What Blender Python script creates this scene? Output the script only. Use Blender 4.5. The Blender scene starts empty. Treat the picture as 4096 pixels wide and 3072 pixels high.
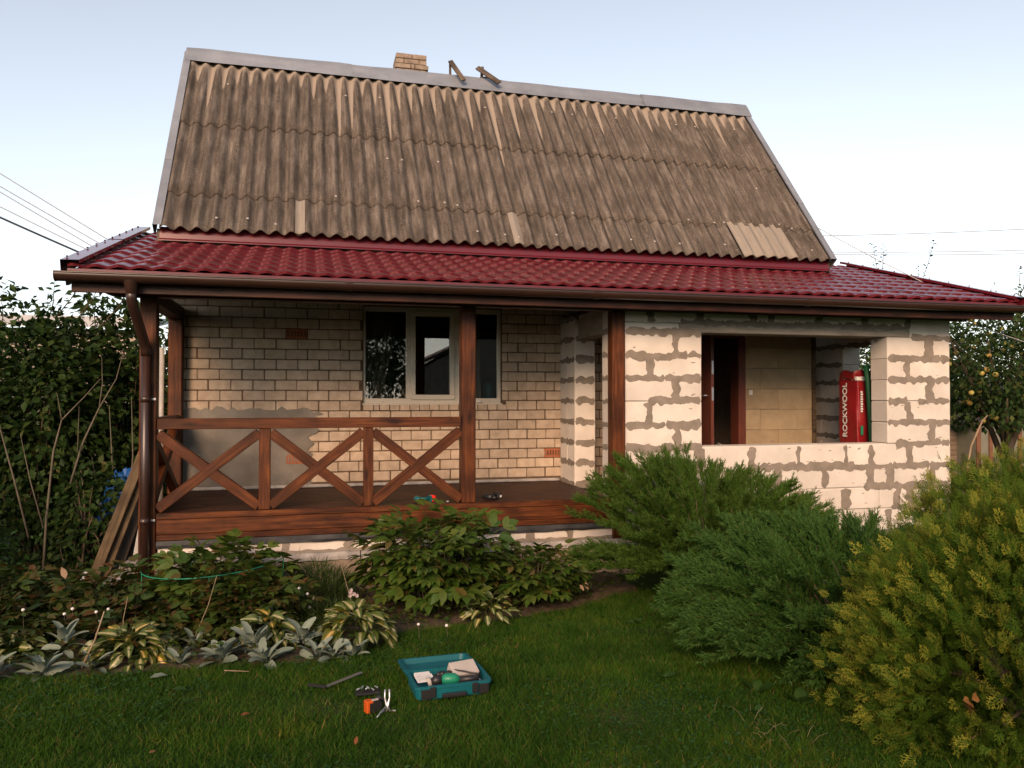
import bpy, bmesh, math, random
import numpy as np
from mathutils import Matrix, Vector, Quaternion
random.seed(7)
RNG = np.random.default_rng(11)
R = math.radians
scene = bpy.context.scene
C = scene.collection

# ------------------------------------------------------------------ camera
cam_d = bpy.data.cameras.new('camera')
cam_d.sensor_width = 36.0
cam_d.lens = 790.0 / 1024.0 * 36.0
cam_d.clip_start = 0.05
cam_d.clip_end = 2000
cam = bpy.data.objects.new('camera', cam_d)
C.objects.link(cam)
cam.location = (0, 0, 2.0)
cam.rotation_euler = (R(90.944), 0, R(-14.62))
scene.camera = cam

# ------------------------------------------------------------------ sky, low evening sun, exposure
SUN_EL, SUN_AZ = 24.0, 205.0       # degrees; azimuth clockwise from +Y: behind the camera
world = bpy.data.worlds.new('World')
scene.world = world
world.use_nodes = True
wn = world.node_tree
sky = wn.nodes.new('ShaderNodeTexSky')
sky.sky_type = 'NISHITA'
sky.sun_disc = False
sky.sun_elevation = R(SUN_EL)
sky.sun_rotation = R(SUN_AZ)
sky.air_density = 1.0
sky.dust_density = 1.0
sky.ozone_density = 0.5
bg = wn.nodes['Background']
bg.inputs['Strength'].default_value = 0.15
hsv = wn.nodes.new('ShaderNodeHueSaturation')      # thin high haze: the whole sky a little paler
hsv.inputs['Saturation'].default_value = 0.46
hsv.inputs['Value'].default_value = 1.08
wn.links.new(sky.outputs['Color'], hsv.inputs['Color'])
wn.links.new(hsv.outputs['Color'], bg.inputs['Color'])
sun_d = bpy.data.lights.new('sun', 'SUN')
sun_d.energy = 3.9
sun_d.angle = R(22)
sun_d.color = (1.0, 0.62, 0.38)
sun = bpy.data.objects.new('sun', sun_d)
C.objects.link(sun)
sv = Vector((math.sin(R(SUN_AZ)) * math.cos(R(SUN_EL)), math.cos(R(SUN_AZ)) * math.cos(R(SUN_EL)), math.sin(R(SUN_EL))))
sun.rotation_euler = sv.to_track_quat('Z', 'Y').to_euler()
scene.view_settings.view_transform = 'Standard'
scene.view_settings.look = 'None'
scene.view_settings.gamma = 1.0
scene.view_settings.use_curve_mapping = False
scene.view_settings.exposure = 0.48

# ------------------------------------------------------------------ object helpers
def WM(o):
    m = o.matrix_basis.copy()
    if o.parent:
        return WM(o.parent) @ o.matrix_parent_inverse @ m
    return m

def link(o, parent=None):
    C.objects.link(o)
    if parent is not None:
        o.parent = parent
        o.matrix_parent_inverse = WM(parent).inverted()
    return o

def tag(o, label, cat, group=None):
    o['label'] = label
    o['category'] = cat
    if group:
        o['group'] = group
    return o

def thing(name, label, cat, loc=(0, 0, 0), group=None):
    o = bpy.data.objects.new(name, None)
    o.empty_display_size = 0.2
    o.location = loc
    C.objects.link(o)
    return tag(o, label, cat, group)

def shade(me, smooth):
    if smooth:
        me.polygons.foreach_set('use_smooth', [True] * len(me.polygons))

class MB:
    """collects shapes into one mesh"""
    def __init__(s):
        s.v = []
        s.f = []
    def add(s, vs, fs):
        o = len(s.v)
        s.v.extend([tuple(p) for p in vs])
        s.f.extend([tuple(i + o for i in f) for f in fs])
        return s
    def box(s, x0, x1, y0, y1, z0, z1):
        vs = [(x, y, z) for x in (x0, x1) for y in (y0, y1) for z in (z0, z1)]
        return s.add(vs, [(0, 1, 3, 2), (4, 6, 7, 5), (0, 4, 5, 1), (2, 3, 7, 6), (0, 2, 6, 4), (1, 5, 7, 3)])
    def cbox(s, x0, x1, y0, y1, z0, z1, c=0.006, mat=None):
        vs, fs = chamfer_box(x0, x1, y0, y1, z0, z1, c)
        if mat is not None:
            vs = [mat @ Vector(p) for p in vs]
        return s.add(vs, fs)
    def tube(s, pts, rad, n=8, cap=True):
        vs, fs = tube_geo(pts, rad, n, cap)
        return s.add(vs, fs)
    def prism(s, poly, axis, a, b):
        """polygon (2D) extruded along an axis 'x','y','z' from a to b"""
        n = len(poly)
        def P(p, t):
            if axis == 'x': return (t, p[0], p[1])
            if axis == 'y': return (p[0], t, p[1])
            return (p[0], p[1], t)
        vs = [P(p, a) for p in poly] + [P(p, b) for p in poly]
        fs = [tuple(range(n))[::-1], tuple(range(n, 2 * n))]
        for i in range(n):
            j = (i + 1) % n
            fs.append((i, j, n + j, n + i))
        return s.add(vs, fs)
    def sheet(s, grid):
        """grid: list of rows of points"""
        o = len(s.v)
        m = len(grid[0])
        for r in grid:
            s.v.extend([tuple(p) for p in r])
        for i in range(len(grid) - 1):
            for j in range(m - 1):
                s.f.append((o + i * m + j, o + i * m + j + 1, o + (i + 1) * m + j + 1, o + (i + 1) * m + j))
        return s
    def build(s, name, mat, parent=None, smooth=False, fixn=True, matrix=None):
        me = bpy.data.meshes.new(name)
        me.from_pydata(s.v, [], s.f)
        if fixn:
            bm = bmesh.new()
            bm.from_mesh(me)
            bmesh.ops.recalc_face_normals(bm, faces=bm.faces)
            bm.to_mesh(me)
            bm.free()
        me.update()
        shade(me, smooth)
        me.materials.append(mat)
        o = bpy.data.objects.new(name, me)
        if matrix is not None:
            o.matrix_basis = matrix
        return link(o, parent)

def chamfer_box(x0, x1, y0, y1, z0, z1, c):
    cx, cy, cz = (x0 + x1) / 2, (y0 + y1) / 2, (z0 + z1) / 2
    h = (abs(x1 - x0) / 2, abs(y1 - y0) / 2, abs(z1 - z0) / 2)
    c = min(c, 0.45 * min(h))
    vs, idx = [], {}
    sg = (-1, 1)
    for sx in sg:
        for sy in sg:
            for sz in sg:
                for a in range(3):
                    p = [sx * (h[0] - c), sy * (h[1] - c), sz * (h[2] - c)]
                    p[a] = (sx, sy, sz)[a] * h[a]
                    idx[(sx, sy, sz, a)] = len(vs)
                    vs.append((p[0] + cx, p[1] + cy, p[2] + cz))
    fs = []
    for a in range(3):
        b, d = (a + 1) % 3, (a + 2) % 3
        for s in sg:
            def k(i, j):
                t = [0, 0, 0]; t[a] = s; t[b] = i; t[d] = j
                return idx[(t[0], t[1], t[2], a)]
            fs.append((k(-1, -1), k(1, -1), k(1, 1), k(-1, 1)))
    for a in range(3):
        b, d = (a + 1) % 3, (a + 2) % 3
        for s1 in sg:
            for s2 in sg:
                def k(e, ax):
                    t = [0, 0, 0]; t[a] = e; t[b] = s1; t[d] = s2
                    return idx[(t[0], t[1], t[2], ax)]
                fs.append((k(-1, b), k(1, b), k(1, d), k(-1, d)))
    for sx in sg:
        for sy in sg:
            for sz in sg:
                fs.append((idx[(sx, sy, sz, 0)], idx[(sx, sy, sz, 1)], idx[(sx, sy, sz, 2)]))
    out = []
    ctr = Vector((cx, cy, cz))
    for f in fs:
        a, b, d = (Vector(vs[i]) for i in f[:3])
        n = (b - a).cross(d - a)
        out.append(f if n.dot(a - ctr) > 0 else f[::-1])
    return vs, out

def tube_geo(pts, rad, n=8, cap=True):
    pts = [Vector(p) for p in pts]
    if not hasattr(rad, '__len__'):
        rad = [rad] * len(pts)
    vs, fs = [], []
    prev = None
    for i, p in enumerate(pts):
        d = (pts[min(i + 1, len(pts) - 1)] - pts[max(i - 1, 0)]).normalized()
        if prev is None:
            a = Vector((0, 0, 1)) if abs(d.z) < 0.9 else Vector((1, 0, 0))
            u = d.cross(a).normalized()
        else:
            u = (prev - d * prev.dot(d)).normalized()
        prev = u
        w = d.cross(u)
        for k in range(n):
            t = 2 * math.pi * k / n
            vs.append(p + (u * math.cos(t) + w * math.sin(t)) * rad[i])
    for i in range(len(pts) - 1):
        for k in range(n):
            k2 = (k + 1) % n
            fs.append((i * n + k, i * n + k2, (i + 1) * n + k2, (i + 1) * n + k))
    if cap:
        fs.append(tuple(range(n))[::-1])
        fs.append(tuple(range((len(pts) - 1) * n, len(pts) * n)))
    return vs, fs

def beam(name, parent, p0, p1, w, h, mat, up=(0, 0, 1), c=0.006):
    """timber of section w (sideways) x h (along up), its own axis along local X so the grain follows it"""
    p0, p1 = Vector(p0), Vector(p1)
    x = (p1 - p0)
    L = x.length
    x.normalize()
    u = Vector(up)
    z = (u - x * u.dot(x)).normalized()
    y = z.cross(x)
    M = Matrix(((x.x, y.x, z.x, 0), (x.y, y.y, z.y, 0), (x.z, y.z, z.z, 0), (0, 0, 0, 1)))
    M.translation = (p0 + p1) / 2
    m = MB()
    m.cbox(-L / 2, L / 2, -w / 2, w / 2, -h / 2, h / 2, c)
    return m.build(name, mat, parent, fixn=False, matrix=M)

def np_mesh(name, V, F, mat, parent=None, smooth=False, attr=None):
    V = np.asarray(V, dtype=np.float32).reshape(-1, 3)
    F = np.asarray(F, dtype=np.int32)
    q = F.shape[1]
    me = bpy.data.meshes.new(name)
    me.vertices.add(len(V))
    me.vertices.foreach_set('co', V.ravel())
    me.loops.add(F.size)
    me.loops.foreach_set('vertex_index', F.ravel())
    me.polygons.add(len(F))
    me.polygons.foreach_set('loop_start', np.arange(len(F), dtype=np.int32) * q)
    me.update(calc_edges=True)
    shade(me, smooth)
    if attr is not None:
        a = me.attributes.new('tip', 'FLOAT', 'POINT')
        a.data.foreach_set('value', np.asarray(attr, dtype=np.float32).ravel())
    me.materials.append(mat)
    o = bpy.data.objects.new(name, me)
    return link(o, parent)

def frames(d, n):
    """d,n (N,3): rotation matrices with columns length, side, normal"""
    d = d / np.linalg.norm(d, axis=1, keepdims=True)
    n = n - d * np.sum(n * d, axis=1, keepdims=True)
    n = n / np.maximum(np.linalg.norm(n, axis=1, keepdims=True), 1e-6)
    s = np.cross(n, d)
    return np.stack([d, s, n], axis=2)

def scatter(tv, tf, pos, rot, scl):
    tv = np.asarray(tv, float)
    tf = np.asarray(tf, int)
    N, k = len(pos), len(tv)
    scl = np.asarray(scl, float)
    if scl.ndim == 1:
        scl = np.repeat(scl[:, None], 3, axis=1)
    V = np.einsum('nij,nkj->nki', rot, tv[None] * scl[:, None, :]) + np.asarray(pos)[:, None, :]
    F = tf[None] + (np.arange(N) * k)[:, None, None]
    return V.reshape(-1, 3), F.reshape(-1, tf.shape[1])

LEAF8 = ([(0, 0, 0), (.33, .24, .03), (.33, 0, -.03), (.33, -.24, .03), (.68, .2, .01), (.68, 0, -.05), (.68, -.2, .01), (1, 0, -.14)],
         [(0, 2, 1), (0, 3, 2), (1, 2, 5), (1, 5, 4), (2, 3, 6), (2, 6, 5), (4, 5, 7), (5, 6, 7)])
LEAF2 = ([(0, 0, 0), (.45, .3, .06), (1, 0, -.08), (.45, -.3, .06)], [(0, 2, 1), (0, 3, 2)])

def vnoise(seed, step):
    """1D value noise"""
    rr = random.Random(seed)
    tab = [rr.uniform(-1, 1) for _ in range(256)]
    def f(x):
        x = x / step
        i = math.floor(x)
        t = x - i
        t = t * t * (3 - 2 * t)
        return tab[i % 256] * (1 - t) + tab[(i + 1) % 256] * t
    return f

def smooth01(a, b, x):
    t = max(0.0, min(1.0, (x - a) / (b - a)))
    return t * t * (3 - 2 * t)

def gz(x, y):
    """height of the garden ground: level by the house, a little higher towards the lawn"""
    return 0.2 * (1 - smooth01(4.4, 7.4, y)) + 0.012 * math.sin(x * 1.7 + y) + 0.01 * math.sin(y * 2.3 - x * 0.8)
# ------------------------------------------------------------------ materials
def new_mat(name):
    m = bpy.data.materials.new(name)
    m.use_nodes = True
    return m, m.node_tree.nodes, m.node_tree.links, m.node_tree.nodes['Principled BSDF']

def ramp(N, stops):
    r = N.new('ShaderNodeValToRGB')
    e = r.color_ramp.elements
    while len(e) < len(stops):
        e.new(0.5)
    for k, (p, c) in zip(e, stops):
        k.position = p
        k.color = (c[0], c[1], c[2], 1)
    return r

def pm(name, c1, c2=None, scale=6.0, stretch=(1, 1, 1), rough=0.8, metal=0.0, spec=0.3, bump=0.0, bscale=60.0,
       rnd=0.0, coord='Object', lo=0.35, hi=0.65, c3=None, coat=0.0, detail=5, bstretch=None, offset=False, alpha=None):
    m, N, L, P = new_mat(name)
    P.inputs['Roughness'].default_value = rough
    P.inputs['Metallic'].default_value = metal
    P.inputs['Specular IOR Level'].default_value = spec
    if coat:
        P.inputs['Coat Weight'].default_value = coat
        P.inputs['Coat Roughness'].default_value = 0.2
    tc = N.new('ShaderNodeTexCoord')
    if coord == 'World':
        g = N.new('ShaderNodeNewGeometry')
        src = g.outputs['Position']
    else:
        src = tc.outputs[coord]
    oi = N.new('ShaderNodeObjectInfo')
    mp = N.new('ShaderNodeMapping')
    mp.inputs['Scale'].default_value = stretch
    if offset:
        ml = N.new('ShaderNodeMath'); ml.operation = 'MULTIPLY'; ml.inputs[1].default_value = 53.0
        L.new(oi.outputs['Random'], ml.inputs[0])
        cx = N.new('ShaderNodeCombineXYZ')
        for i in range(3):
            L.new(ml.outputs[0], cx.inputs[i])
        L.new(cx.outputs[0], mp.inputs['Location'])
    L.new(src, mp.inputs['Vector'])
    vec = mp.outputs['Vector']
    out = None
    if c2 is not None:
        nz = N.new('ShaderNodeTexNoise')
        nz.inputs['Scale'].default_value = scale
        nz.inputs['Detail'].default_value = detail
        nz.inputs['Roughness'].default_value = 0.6
        L.new(vec, nz.inputs['Vector'])
        st = [(lo, c1), (hi, c2)] if c3 is None else [(lo, c1), ((lo + hi) / 2, c3), (hi, c2)]
        rp = ramp(N, st)
        L.new(nz.outputs['Fac'], rp.inputs['Fac'])
        out = rp.outputs['Color']
    if rnd:
        hs = N.new('ShaderNodeHueSaturation')
        mr = N.new('ShaderNodeMapRange')
        mr.inputs['To Min'].default_value = 1 - rnd
        mr.inputs['To Max'].default_value = 1 + rnd
        L.new(oi.outputs['Random'], mr.inputs['Value'])
        L.new(mr.outputs['Result'], hs.inputs['Value'])
        if out is not None:
            L.new(out, hs.inputs['Color'])
        else:
            hs.inputs['Color'].default_value = (*c1, 1)
        out = hs.outputs['Color']
    if out is not None:
        L.new(out, P.inputs['Base Color'])
    else:
        P.inputs['Base Color'].default_value = (*c1, 1)
    if bump:
        bn = N.new('ShaderNodeTexNoise')
        bn.inputs['Scale'].default_value = bscale
        bn.inputs['Detail'].default_value = 4
        if bstretch:
            m2 = N.new('ShaderNodeMapping')
            m2.inputs['Scale'].default_value = bstretch
            L.new(src, m2.inputs['Vector'])
            L.new(m2.outputs['Vector'], bn.inputs['Vector'])
        else:
            L.new(vec, bn.inputs['Vector'])
        bp = N.new('ShaderNodeBump')
        bp.inputs['Strength'].default_value = bump
        bp.inputs['Distance'].default_value = 0.01
        L.new(bn.outputs['Fac'], bp.inputs['Height'])
        L.new(bp.outputs['Normal'], P.inputs['Normal'])
    return m

def wood_mat(name, dark, mid, light, rough=0.5, knots=True):
    m, N, L, P = new_mat(name)
    P.inputs['Roughness'].default_value = rough
    P.inputs['Specular IOR Level'].default_value = 0.2
    tc = N.new('ShaderNodeTexCoord')
    oi = N.new('ShaderNodeObjectInfo')
    ml = N.new('ShaderNodeMath'); ml.operation = 'MULTIPLY'; ml.inputs[1].default_value = 71.0
    L.new(oi.outputs['Random'], ml.inputs[0])
    cx = N.new('ShaderNodeCombineXYZ')
    for i in range(3):
        L.new(ml.outputs[0], cx.inputs[i])
    va = N.new('ShaderNodeVectorMath')
    L.new(tc.outputs['Object'], va.inputs[0]); L.new(cx.outputs[0], va.inputs[1])
    mp = N.new('ShaderNodeMapping'); mp.inputs['Scale'].default_value = (1.6, 26, 26)
    L.new(va.outputs[0], mp.inputs['Vector'])
    n1 = N.new('ShaderNodeTexNoise'); n1.inputs['Scale'].default_value = 1.6; n1.inputs['Detail'].default_value = 6
    n1.inputs['Distortion'].default_value = 0.6
    L.new(mp.outputs[0], n1.inputs['Vector'])
    rp = ramp(N, [(0.28, dark), (0.5, mid), (0.74, light)])
    L.new(n1.outputs['Fac'], rp.inputs['Fac'])
    # uneven stain: broad darker blotches
    n2 = N.new('ShaderNodeTexNoise'); n2.inputs['Scale'].default_value = 3.2; n2.inputs['Detail'].default_value = 3
    L.new(va.outputs[0], n2.inputs['Vector'])
    r2 = ramp(N, [(0.36, (0.45, 0.42, 0.4)), (0.6, (1.12, 1.1, 1.05))])
    L.new(n2.outputs['Fac'], r2.inputs['Fac'])
    mx = N.new('ShaderNodeMix'); mx.data_type = 'RGBA'; mx.blend_type = 'MULTIPLY'; mx.inputs[0].default_value = 0.8
    L.new(rp.outputs[0], mx.inputs[6]); L.new(r2.outputs[0], mx.inputs[7])
    out = mx.outputs[2]
    if knots:
        vm = N.new('ShaderNodeMapping'); vm.inputs['Scale'].default_value = (1.9, 6, 6)
        L.new(va.outputs[0], vm.inputs['Vector'])
        vo = N.new('ShaderNodeTexVoronoi'); vo.inputs['Scale'].default_value = 1.0
        L.new(vm.outputs[0], vo.inputs['Vector'])
        r3 = ramp(N, [(0.05, (0.25, 0.22, 0.2)), (0.2, (1, 1, 1))])
        L.new(vo.outputs['Distance'], r3.inputs['Fac'])
        m3 = N.new('ShaderNodeMix'); m3.data_type = 'RGBA'; m3.blend_type = 'MULTIPLY'; m3.inputs[0].default_value = 1.0
        L.new(out, m3.inputs[6]); L.new(r3.outputs[0], m3.inputs[7])
        out = m3.outputs[2]
    L.new(out, P.inputs['Base Color'])
    bp = N.new('ShaderNodeBump'); bp.inputs['Strength'].default_value = 0.35; bp.inputs['Distance'].default_value = 0.004
    L.new(n1.outputs['Fac'], bp.inputs['Height']); L.new(bp.outputs['Normal'], P.inputs['Normal'])
    return m

def leaf_mat(name, stops, transl=0.3, rough=0.5, by='island', tip=None, spec=0.3, patch=None):
    """stops: [(pos,colour)] picked per leaf; tip: colour that takes over where the 'tip' attribute is 1"""
    m, N, L, P = new_mat(name)
    P.inputs['Roughness'].default_value = rough
    P.inputs['Specular IOR Level'].default_value = spec
    if by == 'island':
        g = N.new('ShaderNodeNewGeometry'); src = g.outputs['Random Per Island']
    else:
        g = N.new('ShaderNodeObjectInfo'); src = g.outputs['Random']
    rp = ramp(N, stops)
    L.new(src, rp.inputs['Fac'])
    col = rp.outputs['Color']
    if tip is not None:
        at = N.new('ShaderNodeAttribute'); at.attribute_name = 'tip'
        mx = N.new('ShaderNodeMix'); mx.data_type = 'RGBA'
        L.new(at.outputs['Fac'], mx.inputs[0]); L.new(col, mx.inputs[6]); mx.inputs[7].default_value = (*tip, 1)
        col = mx.outputs[2]
    if patch is not None:      # worn, yellowed patches
        gp_ = N.new('ShaderNodeNewGeometry')
        nz = N.new('ShaderNodeTexNoise'); nz.inputs['Scale'].default_value = 2.2; nz.inputs['Detail'].default_value = 5; nz.inputs['Roughness'].default_value = 0.65
        L.new(gp_.outputs['Position'], nz.inputs['Vector'])
        rr_ = ramp(N, [(0.36, (0.6, 0.72, 0.6)), (0.5, (1, 1, 1)), (0.62, (1.25, 1.12, 1.0)), (0.74, patch)])
        L.new(nz.outputs['Fac'], rr_.inputs['Fac'])
        mp_ = N.new('ShaderNodeMix'); mp_.data_type = 'RGBA'; mp_.blend_type = 'MULTIPLY'; mp_.inputs[0].default_value = 1
        L.new(col, mp_.inputs[6]); L.new(rr_.outputs[0], mp_.inputs[7])
        col = mp_.outputs[2]
    L.new(col, P.inputs['Base Color'])
    tr = N.new('ShaderNodeBsdfTranslucent')
    L.new(col, tr.inputs['Color'])
    ms = N.new('ShaderNodeMixShader'); ms.inputs[0].default_value = transl
    L.new(P.outputs[0], ms.inputs[1]); L.new(tr.outputs[0], ms.inputs[2])
    L.new(ms.outputs[0], N['Material Output'].inputs['Surface'])
    return m

M = {}
M['brick'] = pm('silicate_brick', (0.31, 0.245, 0.18), (0.41, 0.33, 0.25), scale=9, rough=0.9, bump=0.5, bscale=110, rnd=0.1, offset=True, spec=0.15)
M['mortar'] = pm('brick_mortar', (0.065, 0.044, 0.028), (0.115, 0.08, 0.052), scale=14, rough=0.95, bump=0.6, bscale=80, spec=0.1)
M['vent'] = pm('red_vent_brick', (0.22, 0.07, 0.03), (0.28, 0.10, 0.05), scale=20, rough=0.9)
M['hole'] = pm('vent_hole', (0.02, 0.015, 0.012), rough=1)
M['block'] = pm('aerated_block', (0.45, 0.415, 0.37), (0.54, 0.505, 0.455), scale=2.6, rough=0.95, bump=0.5, bscale=150, rnd=0.06, offset=True, spec=0.1)
M['block_old'] = pm('beige_block', (0.24, 0.185, 0.115), (0.31, 0.24, 0.15), scale=4, rough=0.95, bump=0.3, bscale=90, rnd=0.07, offset=True, spec=0.1)
M['adhesive'] = pm('block_adhesive', (0.15, 0.13, 0.107), (0.205, 0.178, 0.15), scale=7, rough=0.95, bump=0.4, bscale=60, spec=0.1, coord='World')
M['core'] = pm('wall_core', (0.10, 0.085, 0.07), rough=1)
M['lintel'] = pm('lintel_concrete', (0.19, 0.17, 0.14), (0.28, 0.245, 0.205), scale=3.5, stretch=(1, 1, 4), rough=0.9, bump=0.3, bscale=50, coord='World', spec=0.1)
M['concrete'] = pm('foundation_concrete', (0.13, 0.105, 0.08), (0.22, 0.18, 0.14), scale=4, rough=0.95, bump=0.8, bscale=25, coord='World', spec=0.1)
M['ledge'] = pm('ledge_concrete', (0.16, 0.155, 0.15), (0.33, 0.315, 0.30), scale=6, stretch=(1, 1, 1), rough=0.9, bump=0.8, bscale=22, coord='World', spec=0.15)
M['plaster'] = pm('cement_plaster', (0.12, 0.11, 0.095), (0.19, 0.175, 0.15), scale=2.6, rough=0.95, bump=0.5, bscale=18, coord='World', spec=0.1, detail=8)
M['felt'] = pm('bitumen_felt', (0.012, 0.013, 0.015), (0.03, 0.032, 0.035), scale=6, rough=0.6, bump=0.4, bscale=30, coord='World')
M['galv'] = pm('galvanised_steel', (0.215, 0.228, 0.25), (0.29, 0.305, 0.33), scale=2.5, rough=0.45, metal=0.5, rnd=0.06, offset=True, bump=0.08, bscale=6, bstretch=(1, 1, 1))
M['red'] = pm('red_roof_paint', (0.075, 0.005, 0.009), (0.09, 0.007, 0.012), scale=1.5, rough=0.24, spec=0.5, coord='World')
M['redtrim'] = pm('red_trim_paint', (0.105, 0.010, 0.016), rough=0.13, spec=0.6)
M['gutter'] = pm('brown_gutter', (0.022, 0.010, 0.007), (0.028, 0.013, 0.009), scale=3, rough=0.35, spec=0.5, coord='World')
M['wood'] = wood_mat('stained_timber', (0.026, 0.007, 0.002), (0.066, 0.019, 0.005), (0.115, 0.038, 0.010))
M['deck'] = wood_mat('deck_stain', (0.018, 0.007, 0.004), (0.036, 0.013, 0.007), (0.052, 0.02, 0.010), rough=0.55)
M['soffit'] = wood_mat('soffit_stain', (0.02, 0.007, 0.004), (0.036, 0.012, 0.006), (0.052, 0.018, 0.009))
M['oldwood'] = wood_mat('weathered_wood', (0.05, 0.036, 0.022), (0.088, 0.063, 0.038), (0.125, 0.092, 0.056), rough=0.85)
M['greywood'] = wood_mat('grey_weathered_wood', (0.05, 0.04, 0.032), (0.085, 0.068, 0.054), (0.125, 0.1, 0.08), rough=0.9)
M['pvc'] = pm('white_window_plastic', (0.42, 0.38, 0.31), rough=0.35, spec=0.5)
M['door'] = pm('brown_door', (0.075, 0.022, 0.014), (0.11, 0.032, 0.02), scale=4, stretch=(6, 6, 1), rough=0.4)
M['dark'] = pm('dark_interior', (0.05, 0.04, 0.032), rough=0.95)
M['curtain'] = pm('curtain_cloth', (0.2, 0.19, 0.16), (0.26, 0.24, 0.2), scale=8, rough=0.9)
M['chim_brick'] = pm('chimney_brick', (0.16, 0.125, 0.095), (0.25, 0.195, 0.15), scale=12, rough=0.95, rnd=0.16, bump=0.5, bscale=60, offset=True)
M['soil'] = pm('bed_soil', (0.035, 0.025, 0.016), (0.075, 0.055, 0.035), scale=18, rough=1, bump=1.0, bscale=40, coord='World')
M['steel'] = pm('bare_steel', (0.45, 0.45, 0.46), rough=0.35, metal=0.9)
M['black'] = pm('black_plastic', (0.012, 0.012, 0.013), rough=0.45, spec=0.4)
M['teal'] = pm('teal_plastic', (0.003, 0.075, 0.095), (0.004, 0.09, 0.11), scale=8, rough=0.4, spec=0.45)
M['redplastic'] = pm('red_plastic', (0.55, 0.02, 0.02), rough=0.35)
M['orange'] = pm('orange_plastic', (0.42, 0.07, 0.01), rough=0.4)
M['white'] = pm('white_card', (0.5, 0.485, 0.47), rough=0.8)
M['greycard'] = pm('grey_card', (0.31, 0.28, 0.255), (0.36, 0.325, 0.295), scale=5, rough=0.85)
M['bagred'] = pm('red_bag_film', (0.14, 0.005, 0.007), (0.19, 0.008, 0.010), scale=5, rough=0.4, spec=0.4, bump=0.5, bscale=14)
M['tarp'] = pm('blue_tarp', (0.006, 0.06, 0.22), (0.010, 0.085, 0.29), scale=6, rough=0.45)
M['pole'] = pm('grey_pipe', (0.26, 0.255, 0.24), (0.34, 0.33, 0.31), scale=6, stretch=(3, 3, 1), rough=0.5)
M['shed'] = pm('green_grey_paint', (0.11, 0.115, 0.09), (0.15, 0.15, 0.115), scale=3, rough=0.8, coord='World')
M['shedtrim'] = pm('brown_trim', (0.10, 0.045, 0.025), (0.15, 0.07, 0.04), scale=5, rough=0.8, coord='World')
M['board'] = pm('old_board', (0.12, 0.09, 0.065), (0.17, 0.13, 0.095), scale=5, rough=0.9, rnd=0.15)
M['wire'] = pm('cable', (0.015, 0.015, 0.017), rough=0.7)
M['wirethin'] = pm('thin_wire', (0.25, 0.25, 0.26), rough=0.6)
M['hoop'] = pm('green_hoop', (0.01, 0.16, 0.09), rough=0.4)
M['darkgreen'] = pm('dark_green_film', (0.004, 0.05, 0.018), rough=0.6)
M['stone'] = pm('stone', (0.12, 0.115, 0.11), (0.24, 0.23, 0.22), scale=8, rough=0.95, rnd=0.2, bump=0.6, bscale=20)
M['bark'] = pm('bark', (0.05, 0.036, 0.025), (0.1, 0.075, 0.052), scale=6, stretch=(1, 1, 0.3), rough=0.95, bump=0.8, bscale=25, coord='World')
M['twig'] = pm('pale_stem', (0.07, 0.06, 0.043), (0.11, 0.095, 0.07), scale=8, rough=0.9, coord='World')
M['dry'] = pm('dry_stalk', (0.18, 0.13, 0.08), (0.26, 0.195, 0.125), scale=8, rough=0.95, coord='World')
M['petal'] = pm('white_petal', (0.5, 0.49, 0.47), rough=0.8)
M['pinkpetal'] = pm('faded_pink_petal', (0.24, 0.18, 0.18), (0.33, 0.27, 0.26), scale=40, rough=0.9)
M['apple'] = pm('apple_skin', (0.36, 0.34, 0.08), (0.36, 0.10, 0.05), scale=1.2, rough=0.45, rnd=0.2, offset=True, lo=0.47, hi=0.68)
M['tin'] = pm('tin_roof', (0.26, 0.27, 0.29), (0.34, 0.35, 0.37), scale=2, rough=0.6, metal=0.3, coord='World')
M['render'] = pm('house_render', (0.24, 0.2, 0.16), (0.3, 0.26, 0.21), scale=2, rough=0.9, coord='World')
M['darkroof'] = pm('dark_roof', (0.035, 0.03, 0.03), (0.05, 0.045, 0.042), scale=3, rough=0.8, coord='World')

def glass_mat():
    m, N, L, P = new_mat('window_glass')
    N.remove(P)
    gl = N.new('ShaderNodeBsdfGlossy'); gl.inputs['Roughness'].default_value = 0.0
    tr = N.new('ShaderNodeBsdfTransparent'); tr.inputs['Color'].default_value = (0.78, 0.8, 0.78, 1)
    fr = N.new('ShaderNodeFresnel'); fr.inputs['IOR'].default_value = 1.9
    ms = N.new('ShaderNodeMixShader')
    L.new(fr.outputs[0], ms.inputs[0]); L.new(tr.outputs[0], ms.inputs[1]); L.new(gl.outputs[0], ms.inputs[2])
    L.new(ms.outputs[0], N['Material Output'].inputs['Surface'])
    return m
M['glass'] = glass_mat()

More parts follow.
